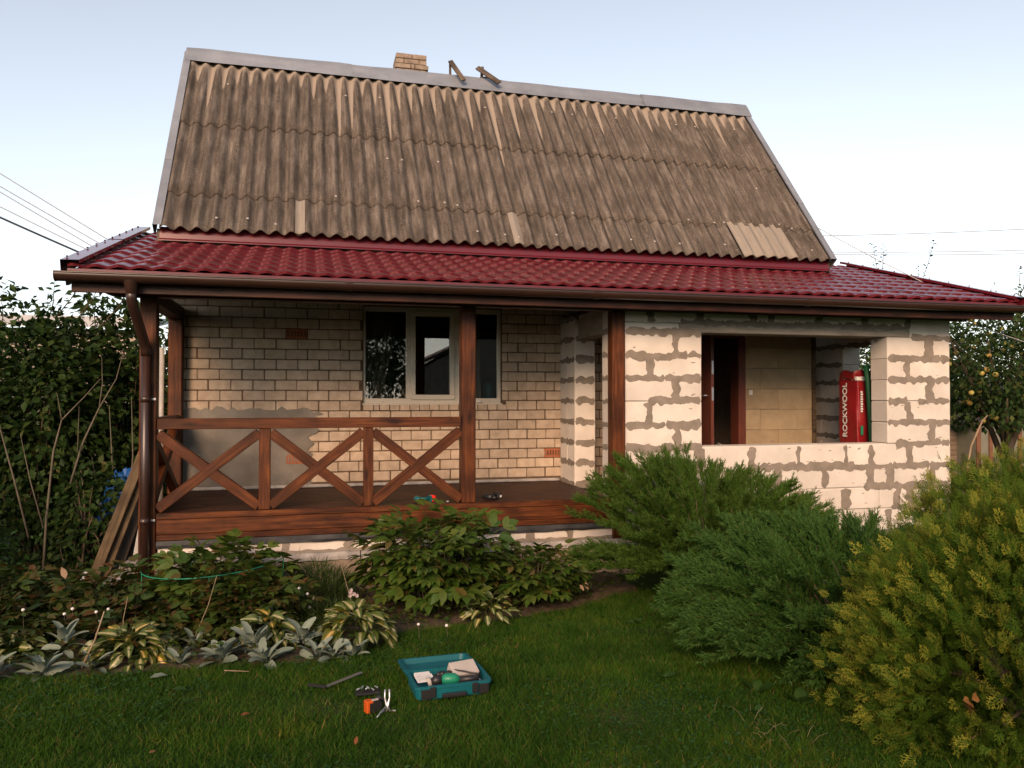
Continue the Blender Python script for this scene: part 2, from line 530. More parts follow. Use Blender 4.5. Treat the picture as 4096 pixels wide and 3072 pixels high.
def corrugated_mat(name, base, dark, light, streak):
    """asbestos cement: weathered brown, lichen specks, pale washed tongues in the valleys below the ridge (UV: metres across, metres down from the ridge)"""
    m, N, L, P = new_mat(name)
    P.inputs['Roughness'].default_value = 0.95
    P.inputs['Specular IOR Level'].default_value = 0.1
    uv = N.new('ShaderNodeUVMap'); uv.uv_map = 'UVMap'
    n1 = N.new('ShaderNodeMapping'); n1.inputs['Scale'].default_value = (7.0, 1.1, 1)
    L.new(uv.outputs[0], n1.inputs['Vector'])
    a = N.new('ShaderNodeTexNoise'); a.inputs['Scale'].default_value = 1.5; a.inputs['Detail'].default_value = 7; a.inputs['Roughness'].default_value = 0.65
    L.new(n1.outputs[0], a.inputs['Vector'])
    rp = ramp(N, [(0.3, dark), (0.5, base), (0.72, light)])
    L.new(a.outputs['Fac'], rp.inputs['Fac'])
    # flaky lichen specks
    b = N.new('ShaderNodeTexNoise'); b.inputs['Scale'].default_value = 38; b.inputs['Detail'].default_value = 6; b.inputs['Roughness'].default_value = 0.7
    L.new(uv.outputs[0], b.inputs['Vector'])
    rb = ramp(N, [(0.50, (0, 0, 0)), (0.62, (1, 1, 1))])
    L.new(b.outputs['Fac'], rb.inputs['Fac'])
    c = N.new('ShaderNodeTexNoise'); c.inputs['Scale'].default_value = 3.0
    L.new(uv.outputs[0], c.inputs['Vector'])
    rc = ramp(N, [(0.40, (0, 0, 0)), (0.60, (0.85, 0.85, 0.85))])
    L.new(c.outputs['Fac'], rc.inputs['Fac'])
    mm = N.new('ShaderNodeMath'); mm.operation = 'MULTIPLY'
    L.new(rb.outputs[0], mm.inputs[0]); L.new(rc.outputs[0], mm.inputs[1])
    mx = N.new('ShaderNodeMix'); mx.data_type = 'RGBA'
    L.new(mm.outputs[0], mx.inputs[0]); L.new(rp.outputs[0], mx.inputs[6]); mx.inputs[7].default_value = (*light, 1)
    v1 = N.new('ShaderNodeMapping'); v1.inputs['Scale'].default_value = (34.0, 1.6, 1)
    L.new(uv.outputs[0], v1.inputs['Vector'])
    v2 = N.new('ShaderNodeTexNoise'); v2.inputs['Scale'].default_value = 1.0; v2.inputs['Detail'].default_value = 6; v2.inputs['Roughness'].default_value = 0.7
    L.new(v1.outputs[0], v2.inputs['Vector'])
    v3 = ramp(N, [(0.35, (0.62, 0.62, 0.62)), (0.55, (1, 1, 1)), (0.72, (1.7, 1.65, 1.6))])
    L.new(v2.outputs['Fac'], v3.inputs['Fac'])
    v4 = N.new('ShaderNodeMix'); v4.data_type = 'RGBA'; v4.blend_type = 'MULTIPLY'; v4.inputs[0].default_value = 0.85 if streak else 0.25
    L.new(mx.outputs[2], v4.inputs[6]); L.new(v3.outputs[0], v4.inputs[7])
    col = v4.outputs[2]
    if streak:
        sx = N.new('ShaderNodeSeparateXYZ'); L.new(uv.outputs[0], sx.inputs[0])
        def math_(op, x, y=None):
            n = N.new('ShaderNodeMath'); n.operation = op
            for i, q in enumerate((x, y)):
                if q is None: continue
                if isinstance(q, (int, float)): n.inputs[i].default_value = q
                else: L.new(q, n.inputs[i])
            return n.outputs[0]
        ph = math_('MULTIPLY', sx.outputs['X'], 2 * math.pi / 0.177)
        cs = math_('COSINE', ph)
        val = math_('MULTIPLY', math_('SUBTRACT', 1.0, cs), 0.5)        # 1 in the valley, 0 on the crest
        vp = math_('POWER', val, 2.2)
        # a length of its own for every valley
        cell = math_('FLOOR', math_('DIVIDE', sx.outputs['X'], 0.177))
        wn_ = N.new('ShaderNodeTexWhiteNoise'); wn_.noise_dimensions = '1D'; L.new(cell, wn_.inputs['W'])
        big = N.new('ShaderNodeTexNoise'); big.noise_dimensions = '1D'; big.inputs['Scale'].default_value = 0.55
        L.new(sx.outputs['X'], big.inputs['W'])
        le = math_('POWER', wn_.outputs['Value'], 3.0)
        le = math_('ADD', 0.3, math_('MULTIPLY', le, 1.5))
        le = math_('MULTIPLY', le, math_('MULTIPLY', big.outputs['Fac'], 1.7))
        lim = math_('ADD', 0.33, math_('MULTIPLY', vp, le))
        wob = math_('MULTIPLY', math_('SUBTRACT', a.outputs['Fac'], 0.5), 0.35)
        dd = math_('SUBTRACT', math_('ADD', lim, wob), sx.outputs['Y'])
        mk = N.new('ShaderNodeMapRange'); mk.inputs['From Min'].default_value = -0.02; mk.inputs['From Max'].default_value = 0.10
        mk.inputs['To Max'].default_value = 0.85
        L.new(dd, mk.inputs['Value'])
        m2 = N.new('ShaderNodeMix'); m2.data_type = 'RGBA'
        L.new(mk.outputs[0], m2.inputs[0]); L.new(col, m2.inputs[6]); m2.inputs[7].default_value = (0.255, 0.213, 0.172, 1)
        col = m2.outputs[2]
    L.new(col, P.inputs['Base Color'])
    bp = N.new('ShaderNodeBump'); bp.inputs['Strength'].default_value = 0.5; bp.inputs['Distance'].default_value = 0.01
    L.new(b.outputs['Fac'], bp.inputs['Height']); L.new(bp.outputs['Normal'], P.inputs['Normal'])
    return m
M['asb'] = corrugated_mat('old_corrugated_sheet', (0.082, 0.068, 0.056), (0.044, 0.038, 0.032), (0.165, 0.142, 0.12), True)
M['asb_new'] = corrugated_mat('pale_corrugated_sheet', (0.205, 0.18, 0.15), (0.18, 0.155, 0.13), (0.24, 0.21, 0.175), False)

M['grass'] = leaf_mat('lawn_grass', [(0.0, (0.016, 0.05, 0.004)), (0.45, (0.028, 0.078, 0.006)), (0.88, (0.046, 0.10, 0.010)), (0.95, (0.09, 0.10, 0.02)), (1.0, (0.15, 0.11, 0.045))], 0.3, 0.7, spec=0.1, patch=(2.1, 1.35, 1.2))
M['clover'] = leaf_mat('clover_leaf', [(0, (0.012, 0.045, 0.008)), (1, (0.026, 0.075, 0.013))], 0.3, 0.6)
M['lilac'] = leaf_mat('shrub_leaf', [(0, (0.010, 0.026, 0.005)), (0.6, (0.020, 0.046, 0.009)), (0.95, (0.038, 0.062, 0.013)), (1.0, (0.07, 0.065, 0.018))], 0.3, 0.6, spec=0.15)
M['apleaf'] = leaf_mat('apple_leaf', [(0, (0.014, 0.034, 0.008)), (0.7, (0.030, 0.06, 0.014)), (1.0, (0.065, 0.08, 0.02))], 0.3, 0.6, spec=0.15)
M['farleaf'] = leaf_mat('far_leaf', [(0, (0.014, 0.035, 0.010)), (1, (0.035, 0.065, 0.018))], 0.25, 0.6)
M['juniper'] = leaf_mat('juniper_needles', [(0, (0.018, 0.05, 0.005)), (0.6, (0.032, 0.078, 0.008)), (0.95, (0.05, 0.10, 0.012)), (1.0, (0.10, 0.07, 0.025))], 0.25, 0.7, tip=(0.085, 0.14, 0.028), spec=0.1)
M['juniper2'] = leaf_mat('juniper_needles_bluish', [(0, (0.014, 0.046, 0.006)), (0.6, (0.026, 0.072, 0.010)), (0.96, (0.042, 0.095, 0.015)), (1.0, (0.09, 0.065, 0.025))], 0.25, 0.7, tip=(0.075, 0.14, 0.04), spec=0.1)
M['thuja'] = leaf_mat('golden_thuja', [(0, (0.018, 0.052, 0.005)), (0.6, (0.034, 0.085, 0.008)), (1, (0.055, 0.11, 0.010))], 0.3, 0.7, tip=(0.42, 0.36, 0.05), spec=0.1)
M['peony'] = leaf_mat('peony_leaf', [(0, (0.024, 0.055, 0.007)), (0.6, (0.045, 0.085, 0.012)), (0.94, (0.07, 0.098, 0.018)), (0.98, (0.085, 0.055, 0.016)), (1.0, (0.2, 0.14, 0.08))], 0.25, 0.35, spec=0.4)
M['peony_dark'] = leaf_mat('autumn_peony_leaf', [(0, (0.020, 0.045, 0.007)), (0.65, (0.042, 0.064, 0.010)), (0.92, (0.058, 0.048, 0.011)), (1.0, (0.09, 0.036, 0.015))], 0.25, 0.45)
M['lamb'] = leaf_mat('woolly_silver_leaf', [(0, (0.11, 0.14, 0.11)), (1, (0.18, 0.215, 0.17))], 0.1, 0.95, by='object', spec=0.05)
M['weed'] = leaf_mat('weed_leaf', [(0, (0.014, 0.042, 0.006)), (1, (0.026, 0.064, 0.010))], 0.3, 0.5)
M['fern'] = leaf_mat('feathery_leaf', [(0, (0.02, 0.045, 0.007)), (1, (0.04, 0.07, 0.012))], 0.3, 0.6)
M['autumn'] = leaf_mat('fallen_leaf', [(0, (0.14, 0.045, 0.012)), (1, (0.18, 0.10, 0.03))], 0.2, 0.7, by='object')
M['paleleaf'] = leaf_mat('pale_dry_leaf', [(0, (0.24, 0.16, 0.105)), (1, (0.3, 0.21, 0.14))], 0.2, 0.8, by='object')

def hosta_mat():
    m, N, L, P = new_mat('variegated_hosta')
    P.inputs['Roughness'].default_value = 0.4
    uv = N.new('ShaderNodeUVMap'); uv.uv_map = 'UVMap'
    sx = N.new('ShaderNodeSeparateXYZ'); L.new(uv.outputs[0], sx.inputs[0])
    nz = N.new('ShaderNodeTexNoise'); nz.inputs['Scale'].default_value = 5
    mp = N.new('ShaderNodeMapping'); mp.inputs['Scale'].default_value = (0.6, 3, 1)
    L.new(uv.outputs[0], mp.inputs[0]); L.new(mp.outputs[0], nz.inputs['Vector'])
    ad = N.new('ShaderNodeMath'); ad.operation = 'MULTIPLY_ADD'; ad.inputs[1].default_value = 0.5; L.new(nz.outputs['Fac'], ad.inputs[0]); L.new(sx.outputs['Y'], ad.inputs[2])
    rp = ramp(N, [(0.46, (0.36, 0.32, 0.17)), (0.56, (0.11, 0.12, 0.02)), (0.8, (0.06, 0.085, 0.012))])
    L.new(ad.outputs[0], rp.inputs['Fac'])
    oi = N.new('ShaderNodeObjectInfo')
    r2 = ramp(N, [(0, (0.75, 0.85, 0.8)), (0.75, (1.0, 1.0, 1.0)), (1.0, (1.5, 1.05, 0.5))])
    L.new(oi.outputs['Random'], r2.inputs['Fac'])
    mx = N.new('ShaderNodeMix'); mx.data_type = 'RGBA'; mx.blend_type = 'MULTIPLY'; mx.inputs[0].default_value = 1
    L.new(rp.outputs[0], mx.inputs[6]); L.new(r2.outputs[0], mx.inputs[7])
    L.new(mx.outputs[2], P.inputs['Base Color'])
    tr = N.new('ShaderNodeBsdfTranslucent'); L.new(mx.outputs[2], tr.inputs['Color'])
    ms = N.new('ShaderNodeMixShader'); ms.inputs[0].default_value = 0.25
    L.new(P.outputs[0], ms.inputs[1]); L.new(tr.outputs[0], ms.inputs[2])
    L.new(ms.outputs[0], N['Material Output'].inputs['Surface'])
    return m
M['hosta'] = hosta_mat()

def ground_mat():
    m, N, L, P = new_mat('garden_ground')
    P.inputs['Roughness'].default_value = 1
    P.inputs['Specular IOR Level'].default_value = 0.05
    g = N.new('ShaderNodeNewGeometry')
    a = N.new('ShaderNodeTexNoise'); a.inputs['Scale'].default_value = 1.3; a.inputs['Detail'].default_value = 8
    L.new(g.outputs['Position'], a.inputs['Vector'])
    rp = ramp(N, [(0.3, (0.012, 0.028, 0.006)), (0.55, (0.022, 0.045, 0.009)), (0.75, (0.05, 0.05, 0.02))])
    L.new(a.outputs['Fac'], rp.inputs['Fac'])
    L.new(rp.outputs[0], P.inputs['Base Color'])
    b = N.new('ShaderNodeTexNoise'); b.inputs['Scale'].default_value = 40
    L.new(g.outputs['Position'], b.inputs['Vector'])
    bp = N.new('ShaderNodeBump'); bp.inputs['Strength'].default_value = 0.8; bp.inputs['Distance'].default_value = 0.03
    L.new(b.outputs['Fac'], bp.inputs['Height']); L.new(bp.outputs['Normal'], P.inputs['Normal'])
    return m
M['ground'] = ground_mat()
# ------------------------------------------------------------------ ground
def build_ground():
    xs = np.concatenate([np.linspace(-400, -12, 12), np.arange(-11, 16.01, 0.3), np.linspace(17, 400, 14)])
    ys = np.concatenate([np.linspace(-400, -4, 14), np.arange(-3, 16.01, 0.3), np.linspace(17, 500, 16)])
    m = MB()
    m.sheet([[(x, y, gz(x, y) if -8 < y < 40 else (0.2 if y < 0 else 0.0)) for x in xs] for y in ys])
    o = m.build('ground', M['ground'], smooth=True)
    o['kind'] = 'structure'
build_ground()

# ------------------------------------------------------------------ old brick house
HX0, HX1, HY, RY, RZ = -1.57, 7.3, 10.25, 12.25, 6.99
SA = R(51.6)
house = thing('brick_house', 'steep-roofed silicate brick house with corrugated grey-brown roof behind the red porch roof', 'house', (2.86, 12.25, 0))
WX0, WX1, WZ0, WZ1 = 0.71, 2.53, 1.913, 3.17      # window opening
DX0, DX1, DZ1 = 5.1, 6.15, 2.92                   # door opening inside the annex

m = MB()
Y0, Y1 = HY + 0.009, HY + 0.3
m.box(HX0, WX0, Y0, Y1, 0, 4.3).box(WX1, 4.02, Y0, Y1, 0, 4.3).box(WX0, WX1, Y0, Y1, 0, WZ0).box(WX0, WX1, Y0, Y1, WZ1, 4.3)
front_wall = m.build('front_wall', M['mortar'], house)
BR = {}
def brick_at(parent, x0, x1, z0, z1, y, depth, mat, name='brick', jit=0.002, c=0.007):
    key = (round(x1 - x0, 2), round(z1 - z0, 3), depth, mat.name, c)
    if key not in BR:
        vs, fs = chamfer_box(-(key[0]) / 2, key[0] / 2, 0, depth, -(z1 - z0) / 2, (z1 - z0) / 2, c)
        me = bpy.data.meshes.new(name)
        me.from_pydata(vs, [], fs)
        me.materials.append(mat)
        BR[key] = me
    o = bpy.data.objects.new(name, BR[key])
    o.location = ((x0 + x1) / 2, y + random.uniform(-jit, jit), (z0 + z1) / 2 + random.uniform(-.0015, .0015))
    o.rotation_euler = (0, random.uniform(-.006, .006), random.uniform(-.004, .004))
    return link(o, parent)

PLX, PLZ = 0.22, 1.86           # cement patch reaches this far
pl_edge = vnoise(3, 0.12)
def brick_wall():
    CH, JT = 0.129, 0.012
    for k in range(-3, 15):
        z0 = 1.308 + CH * k
        ph = (2.238 if k % 2 == 0 else 2.371) + random.uniform(-.012, .012)
        n0 = math.floor((HX0 - ph) / 0.26)
        for n in range(n0, n0 + 25):
            a = ph + 0.26 * n + random.uniform(-.004, .004)
            b = a + 0.26 - JT + random.uniform(-.003, .003)
            a, b = max(a, HX0), min(b, 4.0)
            cuts = [(a, b)]
            zm = z0 + CH / 2
            if zm > 1.8 and zm < WZ1 + 0.05:      # window and its sill course
                w0, w1 = (WX0 - 0.008, WX1 + 0.008) if k > 4 else (WX0 - 0.012, 2.59)
                cuts = []
                if a < w0: cuts.append((a, min(b, w0)))
                if b > w1: cuts.append((max(a, w1), b))
            if k == 11 and a < 0.0 < b:
                vent(front_wall, a, b, z0, CH)
                continue
            if k == -1 and a < 3.24 < b:
                vent(front_wall, 3.12, 3.345, z0, CH)
                cuts = [(a, 3.11)] if a < 3.05 else []
            for (p, q) in cuts:
                if q - p < 0.035: continue
                if q < PLX - 0.1 and zm < PLZ - 0.08: continue     # under the cement patch
                if q > 3.66 and p < 3.36: pass
                brick_at(front_wall, p, q, z0 + JT / 2, z0 + CH - JT / 2, HY, 0.09, M['brick'])

def vent(parent, a, b, z0, CH):
    v = MB()
    y = HY - 0.004
    z1 = z0 + CH
    v.box(a, b, y, y + .06, z0 + .006, z0 + .03).box(a, b, y, y + .06, z1 - .03, z1 - .006)
    n = 6
    w = (b - a)
    for i in range(n + 1):
        c = a + w * i / n
        v.box(max(a, c - .009), min(b, c + .009), y, y + .06, z0 + .03, z1 - .03)
    v.build('vent_brick', M['vent'], parent)
brick_wall()
# projecting header bricks under the window
x = WX0
while x < 2.57:
    w = random.choice([0.122, 0.124, 0.118])
    if abs(x - 0.84) < 0.02: w = 0.07
    brick_at(front_wall, x, min(x + w, 2.585), 1.828, 1.898, HY - 0.022, 0.06, M['brick'], 'sill_brick', c=0.005)
    x += w + 0.008

# cement patch low on the wall, edge broken off unevenly
poly = []
for i in range(28):
    t = i / 27
    xx = -1.5 + (PLX + 1.5) * t
    poly.append((xx, PLZ + 0.035 * pl_edge(xx * 3) - (0.05 if t > 0.9 else 0)))
for i in range(20):
    t = (i + 1) / 20
    zz = PLZ - 0.05 - (PLZ - 0.05 - 0.93) * t
    poly.append((PLX - 0.06 + 0.07 * pl_edge(zz * 3 + 9) - 0.1 * (t > 0.3), zz))
poly += [(0.1, 0.9), (-1.5, 0.88)]
m = MB().prism(poly, 'y', HY - 0.014, HY + 0.02)
patch = m.build('cement_patch', M['plaster'], house)
v = MB()
for (vx, vz) in ((-0.106, 1.223),):
    y = HY - 0.019
    v.box(vx - .12, vx + .1, y, y + .02, vz - .055, vz - .035).box(vx - .12, vx + .1, y, y + .02, vz + .035, vz + .055)
    for i in range(7):
        c = vx - .12 + .22 * i / 6
        v.box(c - .009, c + .009, y, y + .02, vz - .035, vz + .035)
v.build('vent_brick', M['vent'], house)
m = MB(); m.cbox(-1.5, 3.34, HY - 0.03, HY + 0.01, 0.866, 0.905, 0.012)
m.build('mortar_skirt', M['ledge'], house)

# beige block part of the old wall, inside the annex
m = MB()
m.box(4.02, DX0, Y0, Y1, 0, 4.3).box(DX1, HX1, Y0, Y1, 0, 4.3).box(DX0, DX1, Y0, Y1, DZ1, 4.3)
inner_wall = m.build('inner_wall', M['core'], house)
rowz = 0.62
k = 0
while rowz < 3.0:
    off = 0.0 if k % 2 else 0.3
    xx = 4.02 - off
    while xx < HX1:
        a, b = max(4.02, xx + .002), min(HX1, xx + .598)
        segs = [(a, b)]
        if rowz < DZ1:
            segs = []
            if a < DX0: segs.append((a, min(b, DX0)))
            if b > DX1: segs.append((max(a, DX1), b))
        for (p, q) in segs:
            if q - p > 0.04:
                brick_at(inner_wall, p, q, rowz + .002, min(rowz + .298, 3.1), HY, 0.1, M['block_old'], 'block', c=0.006)
        xx += 0.6
    rowz += 0.3
    k += 1

# gable walls and rear wall
gp = [(HY + .3, 0), (14.25, 0), (14.25, 4.3), (12.25, 6.8), (HY + .3, 4.6)]
MB().prism(gp, 'x', HX0, HX0 + .25).build('gable_wall', M['brick'], house)
MB().prism(gp, 'x', HX1 - .25, HX1).build('gable_wall', M['brick'], house)
MB().box(HX0 + .25, HX1 - .25, 14.0, 14.24, 0, 4.3).build('rear_wall', M['brick'], house)
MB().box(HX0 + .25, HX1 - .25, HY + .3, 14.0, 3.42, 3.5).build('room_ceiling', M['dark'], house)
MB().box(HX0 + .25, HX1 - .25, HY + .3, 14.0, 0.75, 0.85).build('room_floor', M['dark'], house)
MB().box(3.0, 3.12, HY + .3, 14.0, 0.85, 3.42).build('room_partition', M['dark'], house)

# window: three lights, the middle one a sash with a frame of its own
m = MB()
fy0, fy1 = HY + 0.05, HY + 0.115
F = 0.055
m.cbox(WX0, WX1, fy0, fy1, WZ0, WZ0 + .07, .004).cbox(WX0, WX1, fy0, fy1, WZ1 - .06, WZ1, .004)
m.cbox(WX0, WX0 + .03, fy0 + .002, fy1, WZ0 + .07, WZ1 - .06, .004).cbox(WX1 - .045, WX1, fy0 + .002, fy1, WZ0 + .07, WZ1 - .06, .004)
m.cbox(1.262, 1.345, fy0 + .002, fy1, WZ0 + .07, WZ1 - .06, .004).cbox(1.885, 1.975, fy0 + .002, fy1, WZ0 + .07, WZ1 - .06, .004)
window = m.build('window', M['pvc'], house, fixn=False)
m = MB()
sy0, sy1 = fy0 - .022, fy1 - .01
m.cbox(1.33, 1.90, sy0, sy1, 1.965, 2.03, .004).cbox(1.33, 1.90, sy0, sy1, 3.06, 3.12, .004)
m.cbox(1.33, 1.383, sy0 + .001, sy1, 2.03, 3.06, .004).cbox(1.838, 1.90, sy0 + .001, sy1, 2.03, 3.06, .004)
m.build('sash', M['pvc'], window, fixn=False)
for (a, b, z0, z1, yy) in ((0.735, 1.265, 1.98, 3.12, HY + .085), (1.38, 1.842, 2.025, 3.065, HY + .07), (1.97, 2.49, 1.98, 3.12, HY + .085)):
    MB().box(a, b, yy, yy + .004, z0, z1).build('pane', M['glass'], window)
m = MB(); m.cbox(WX0 - .01, WX1 + .01, HY - .012, fy0 + .02, 1.898, 1.916, .004)
m.build('sill_strip', M['pvc'], window, fixn=False)
m = MB(); m.cbox(2.2, 2.245, HY - .025, HY + .04, 1.925, 1.96, .008)
m.build('latch', M['white'], window, fixn=False)
for (px) in (0.95, 1.62, 2.36):
    m = MB(); m.cbox(px, px + .03, fy0 - .004, fy0 + .01, 1.935, 1.943, .002)
    m.build('drain_cover', M['pole'], window, fixn=False)
MB().box(WX0 - .02, WX0 + .002, HY + .02, HY + .28, WZ0, WZ1).build('reveal', M['plaster'], window)
# curtains hanging inside
def curtain(label, x0, x1, sweep):
    g = []
    for i in range(25):
        z = 3.2 - 1.4 * i / 24
        row = []
        for j in range(41):
            t = j / 40
            xr = x1 + sweep * (i / 24) ** 1.6
            row.append((x0 + (xr - x0) * t, HY + .42 + .025 * math.sin(t * 34 + i * .05), z))
        g.append(row)
    o = MB().sheet(g).build('curtain', M['curtain'], smooth=True)
    tag(o, label, 'curtain', 'curtains behind the house window')
curtain('pale curtain drawn aside behind the left pane of the house window', 0.62, 1.18, -0.28)
curtain('pale curtain behind the right pane of the house window', 2.0, 2.32, 0.02)
m = MB()
m.tube([(2.42, HY + .3, 1.93), (2.42, HY + .3, 2.02), (2.42, HY + .3, 2.16), (2.42, HY + .3, 2.2)], [.05, .075, .07, .03], 14)
o = m.build('blue_jug', M['teal'], smooth=True)
tag(o, 'small dark blue jug on the sill behind the right window pane', 'jug')

# ---- roof
def slope_pt(x, s, h, front=True):
    y = -s * math.cos(SA) - h * math.sin(SA)
    return (x, RY + (y if front else -y), RZ - s * math.sin(SA) + h * math.cos(SA))
PITCH, AMP = 0.177, 0.033
m = MB()
RX0, RX1 = -1.64, 7.34
for fr in (True, False):
    m.add([slope_pt(RX0 + .05, .05, -.06, fr), slope_pt(RX1 - .05, .05, -.06, fr), slope_pt(RX1 - .05, 3.74, -.06, fr), slope_pt(RX0 + .05, 3.74, -.06, fr),
           slope_pt(RX0 + .05, .05, -.11, fr), slope_pt(RX1 - .05, .05, -.11, fr), slope_pt(RX1 - .05, 3.74, -.11, fr), slope_pt(RX0 + .05, 3.74, -.11, fr)],
          [(0, 1, 2, 3), (7, 6, 5, 4), (0, 4, 5, 1), (1, 5, 6, 2), (2, 6, 7, 3), (3, 7, 4, 0)])
roof = m.build('roof', M['greywood'], house)

def sheet_obj(name, x0, x1, s0, s1, lift0, lift1, mat, parent, front=True, per=10, ns=8, amp=AMP):
    nx = max(2, int(round((x1 - x0) / PITCH * per)))
    V, F, UV = [], [], []
    rows = [s0 + (s1 - s0) * i / ns for i in range(ns + 1)]
    sag = random.uniform(-.006, .006)
    for i, s in enumerate(rows + [s1]):
        t = (s - s0) / (s1 - s0)
        lf = lift0 + (lift1 - lift0) * t + sag * math.sin(math.pi * t)
        if i == len(rows): lf -= 0.010
        for j in range(nx + 1):
            x = x0 + (x1 - x0) * j / nx
            V.append(slope_pt(x, s, amp * math.cos(2 * math.pi * x / PITCH) + lf, front))
            UV.append((x, s))
    w = nx + 1
    for i in range(len(rows)):
        for j in range(nx):
            f = (i * w + j, i * w + j + 1, (i + 1) * w + j + 1, (i + 1) * w + j)
            F.append(f[::-1] if front else f)
    me = bpy.data.meshes.new(name)
    me.from_pydata(V, [], F)
    uv = me.uv_layers.new(name='UVMap')
    for l in me.loops:
        uv.data[l.index].uv = UV[l.vertex_index]
    shade(me, True)
    me.materials.append(mat)
    return link(bpy.data.objects.new(name, me), parent)

cols = [-1.655, -0.62, 0.53, 1.68, 2.83, 3.98, 5.13, 6.28, 7.335]
for c in range(8):
    for r, (s0, s1) in enumerate(((0.03, 1.745), (1.62, 3.235), (3.08, 3.875))):
        j = random.uniform(-.012, .012)
        x0 = cols[c] - (0.05 if c else 0)
        sheet_obj('roof_sheet', x0, cols[c + 1], s0, s1 + (j if r < 2 else j * .4), 0.0 + .005 * (c % 2), 0.021 + .005 * (c % 2), M['asb'], roof)
o = sheet_obj('roof_sheet', 5.90, 6.76, 3.12, 3.885, .022, .05, M['asb_new'], roof, amp=0.021)
o['label'] = 'pale newer corrugated sheet near the lower right of the roof'
for (a, b) in ((-0.135, -0.02), (2.60, 2.73)):
    o = sheet_obj('roof_sheet', a, b, 3.245, 3.88, .03, .045, M['asb_new'], roof, amp=0.02)
    o['label'] = 'narrow pale replacement strip of corrugated sheet'
sheet_obj('rear_roof_sheet', RX0, RX1, 0.03, 3.85, 0, 0, M['asb'], roof, front=False, per=6, ns=3)
# white washers of the roofing nails
V = []
m = MB()
for s, step, j0 in ((3.72, 2, 0), (3.18, 3, 1), (2.3, 4, 2), (0.75, 3, 0)):
    for i in range(-9, 42):
        if (i + j0) % step and random.random() > 0.12: continue
        if random.random() < 0.68: continue
        x = i * PITCH + random.uniform(-.03, .03)
        if not (RX0 + .1 < x < RX1 - .1): continue
        ss = s + random.uniform(-.05, .05)
        h = AMP * math.cos(2 * math.pi * x / PITCH) + .027
        ang = random.uniform(0, 1.5)
        pts = []
        for q in range(4):
            a = ang + q * math.pi / 2
            pts.append(slope_pt(x + .019 * math.cos(a), ss + .019 * math.sin(a), h))
        top = slope_pt(x, ss, h + .012)
        m.add(pts + [top], [(0, 1, 4), (1, 2, 4), (2, 3, 4), (3, 0, 4)])
o = m.build('roofing_nail_washers', M['greycard'], roof)
o['kind'] = 'stuff'
# ridge capping in four lapped lengths, bent over the ridge
rx = [-1.70, 0.657, 3.044, 5.489, 7.42]
for i in range(4):
    lf = (0.060, 0.055, 0.051, 0.062)[i]
    x0, x1 = rx[i] - (0.06 if i else 0), rx[i + 1]
    g = []
    N_ = 14
    wv = vnoise(40 + i, 0.45)
    for j in range(N_ + 1):
        x = x0 + (x1 - x0) * j / N_
        e = .008 * wv(x)
        g.append([slope_pt(x, .25 + e, lf - .002, True), slope_pt(x, .12, lf + e, True), slope_pt(x, .02, lf + .012, True),
                  (x, RY, RZ + .085 + lf * .4 + e), slope_pt(x, .02, lf + .012, False), slope_pt(x, .24, lf, False), slope_pt(x, .25, lf - .012, False)])
    MB().sheet(g).build('ridge_cap', M['galv'], roof, smooth=False)
# verge flashings down both gable edges, three lapped lengths each
for X0, X1, sgn in ((-1.72, -1.625, -1), (7.31, 7.405, 1)):
    for (s0, s1) in ((0.0, 1.66), (1.6, 2.62), (2.55, 3.87)):
        lf = .05 + .004 * (s0 == 1.6)
        m = MB()
        xo = X0 if sgn < 0 else X1
        xi = X1 if sgn < 0 else X0
        m.sheet([[slope_pt(xo, s, lf - .17), slope_pt(xo, s, lf), slope_pt(xi, s, lf + .002), slope_pt(xi, s, lf - .02)] for s in (s0, s1)])
        m.build('verge_flashing', M['galv'], roof)
        m = MB()
        m.sheet([[slope_pt(xo, s, lf - .17, False), slope_pt(xo, s, lf, False), slope_pt(xi, s, lf + .002, False)] for s in (s0, s1)])
        m.build('verge_flashing', M['galv'], roof)
    MB().add([slope_pt(xo + .012 * -sgn, 0.0, -.13), slope_pt(xo + .012 * -sgn, 3.86, -.13), slope_pt(xo + .012 * -sgn, 3.86, .03), slope_pt(xo + .012 * -sgn, 0.0, .03)], [(0, 1, 2, 3)]).build('verge_board', M['greywood'], roof)
MB().box(-1.69, 7.37, 9.93, 9.955, 3.78, 3.965).build('eaves_board', M['greywood'], roof)
# chimney just behind the ridge
CX0, CX1, CY0, CY1 = 1.355, 1.835, 12.42, 12.9
m = MB(); m.box(CX0 + .012, CX1 - .012, CY0 + .012, CY1 - .012, 6.3, 7.425)
chim = m.build('chimney', M['mortar'], house)
for r, (z0, z1) in enumerate(((6.93, 7.01), (7.02, 7.10), (7.11, 7.185), (7.195, 7.265), (7.275, 7.345), (7.355, 7.43))):
    ex = 0.028 if r in (3,) else 0.0
    spl = [(0, .48)] 
    if r % 2: spl = [(0, .25), (.26, .48)]
    else: spl = [(0, .12), (.13, .36), (.37, .48)]
    if r == 3: spl = [(-.012, .225), (.237, .29), (.30, .508)]
    for (a, b) in spl:
        brick_at(chim, CX0 + a, CX0 + b, z0, z1, CY0 - ex * .3, 0.12, M['chim_brick'], c=0.006)
        brick_at(chim, CX0 + a, CX0 + b, z0, z1, CY1 - .12, 0.12, M['chim_brick'], c=0.006)
    for (X0) in (CX0, CX1 - .1):
        m = MB(); m.cbox(X0, X0 + .1, CY0 + .125, CY1 - .125, z0, z1, .006)
        m.build('brick', M['chim_brick'], chim, fixn=False)
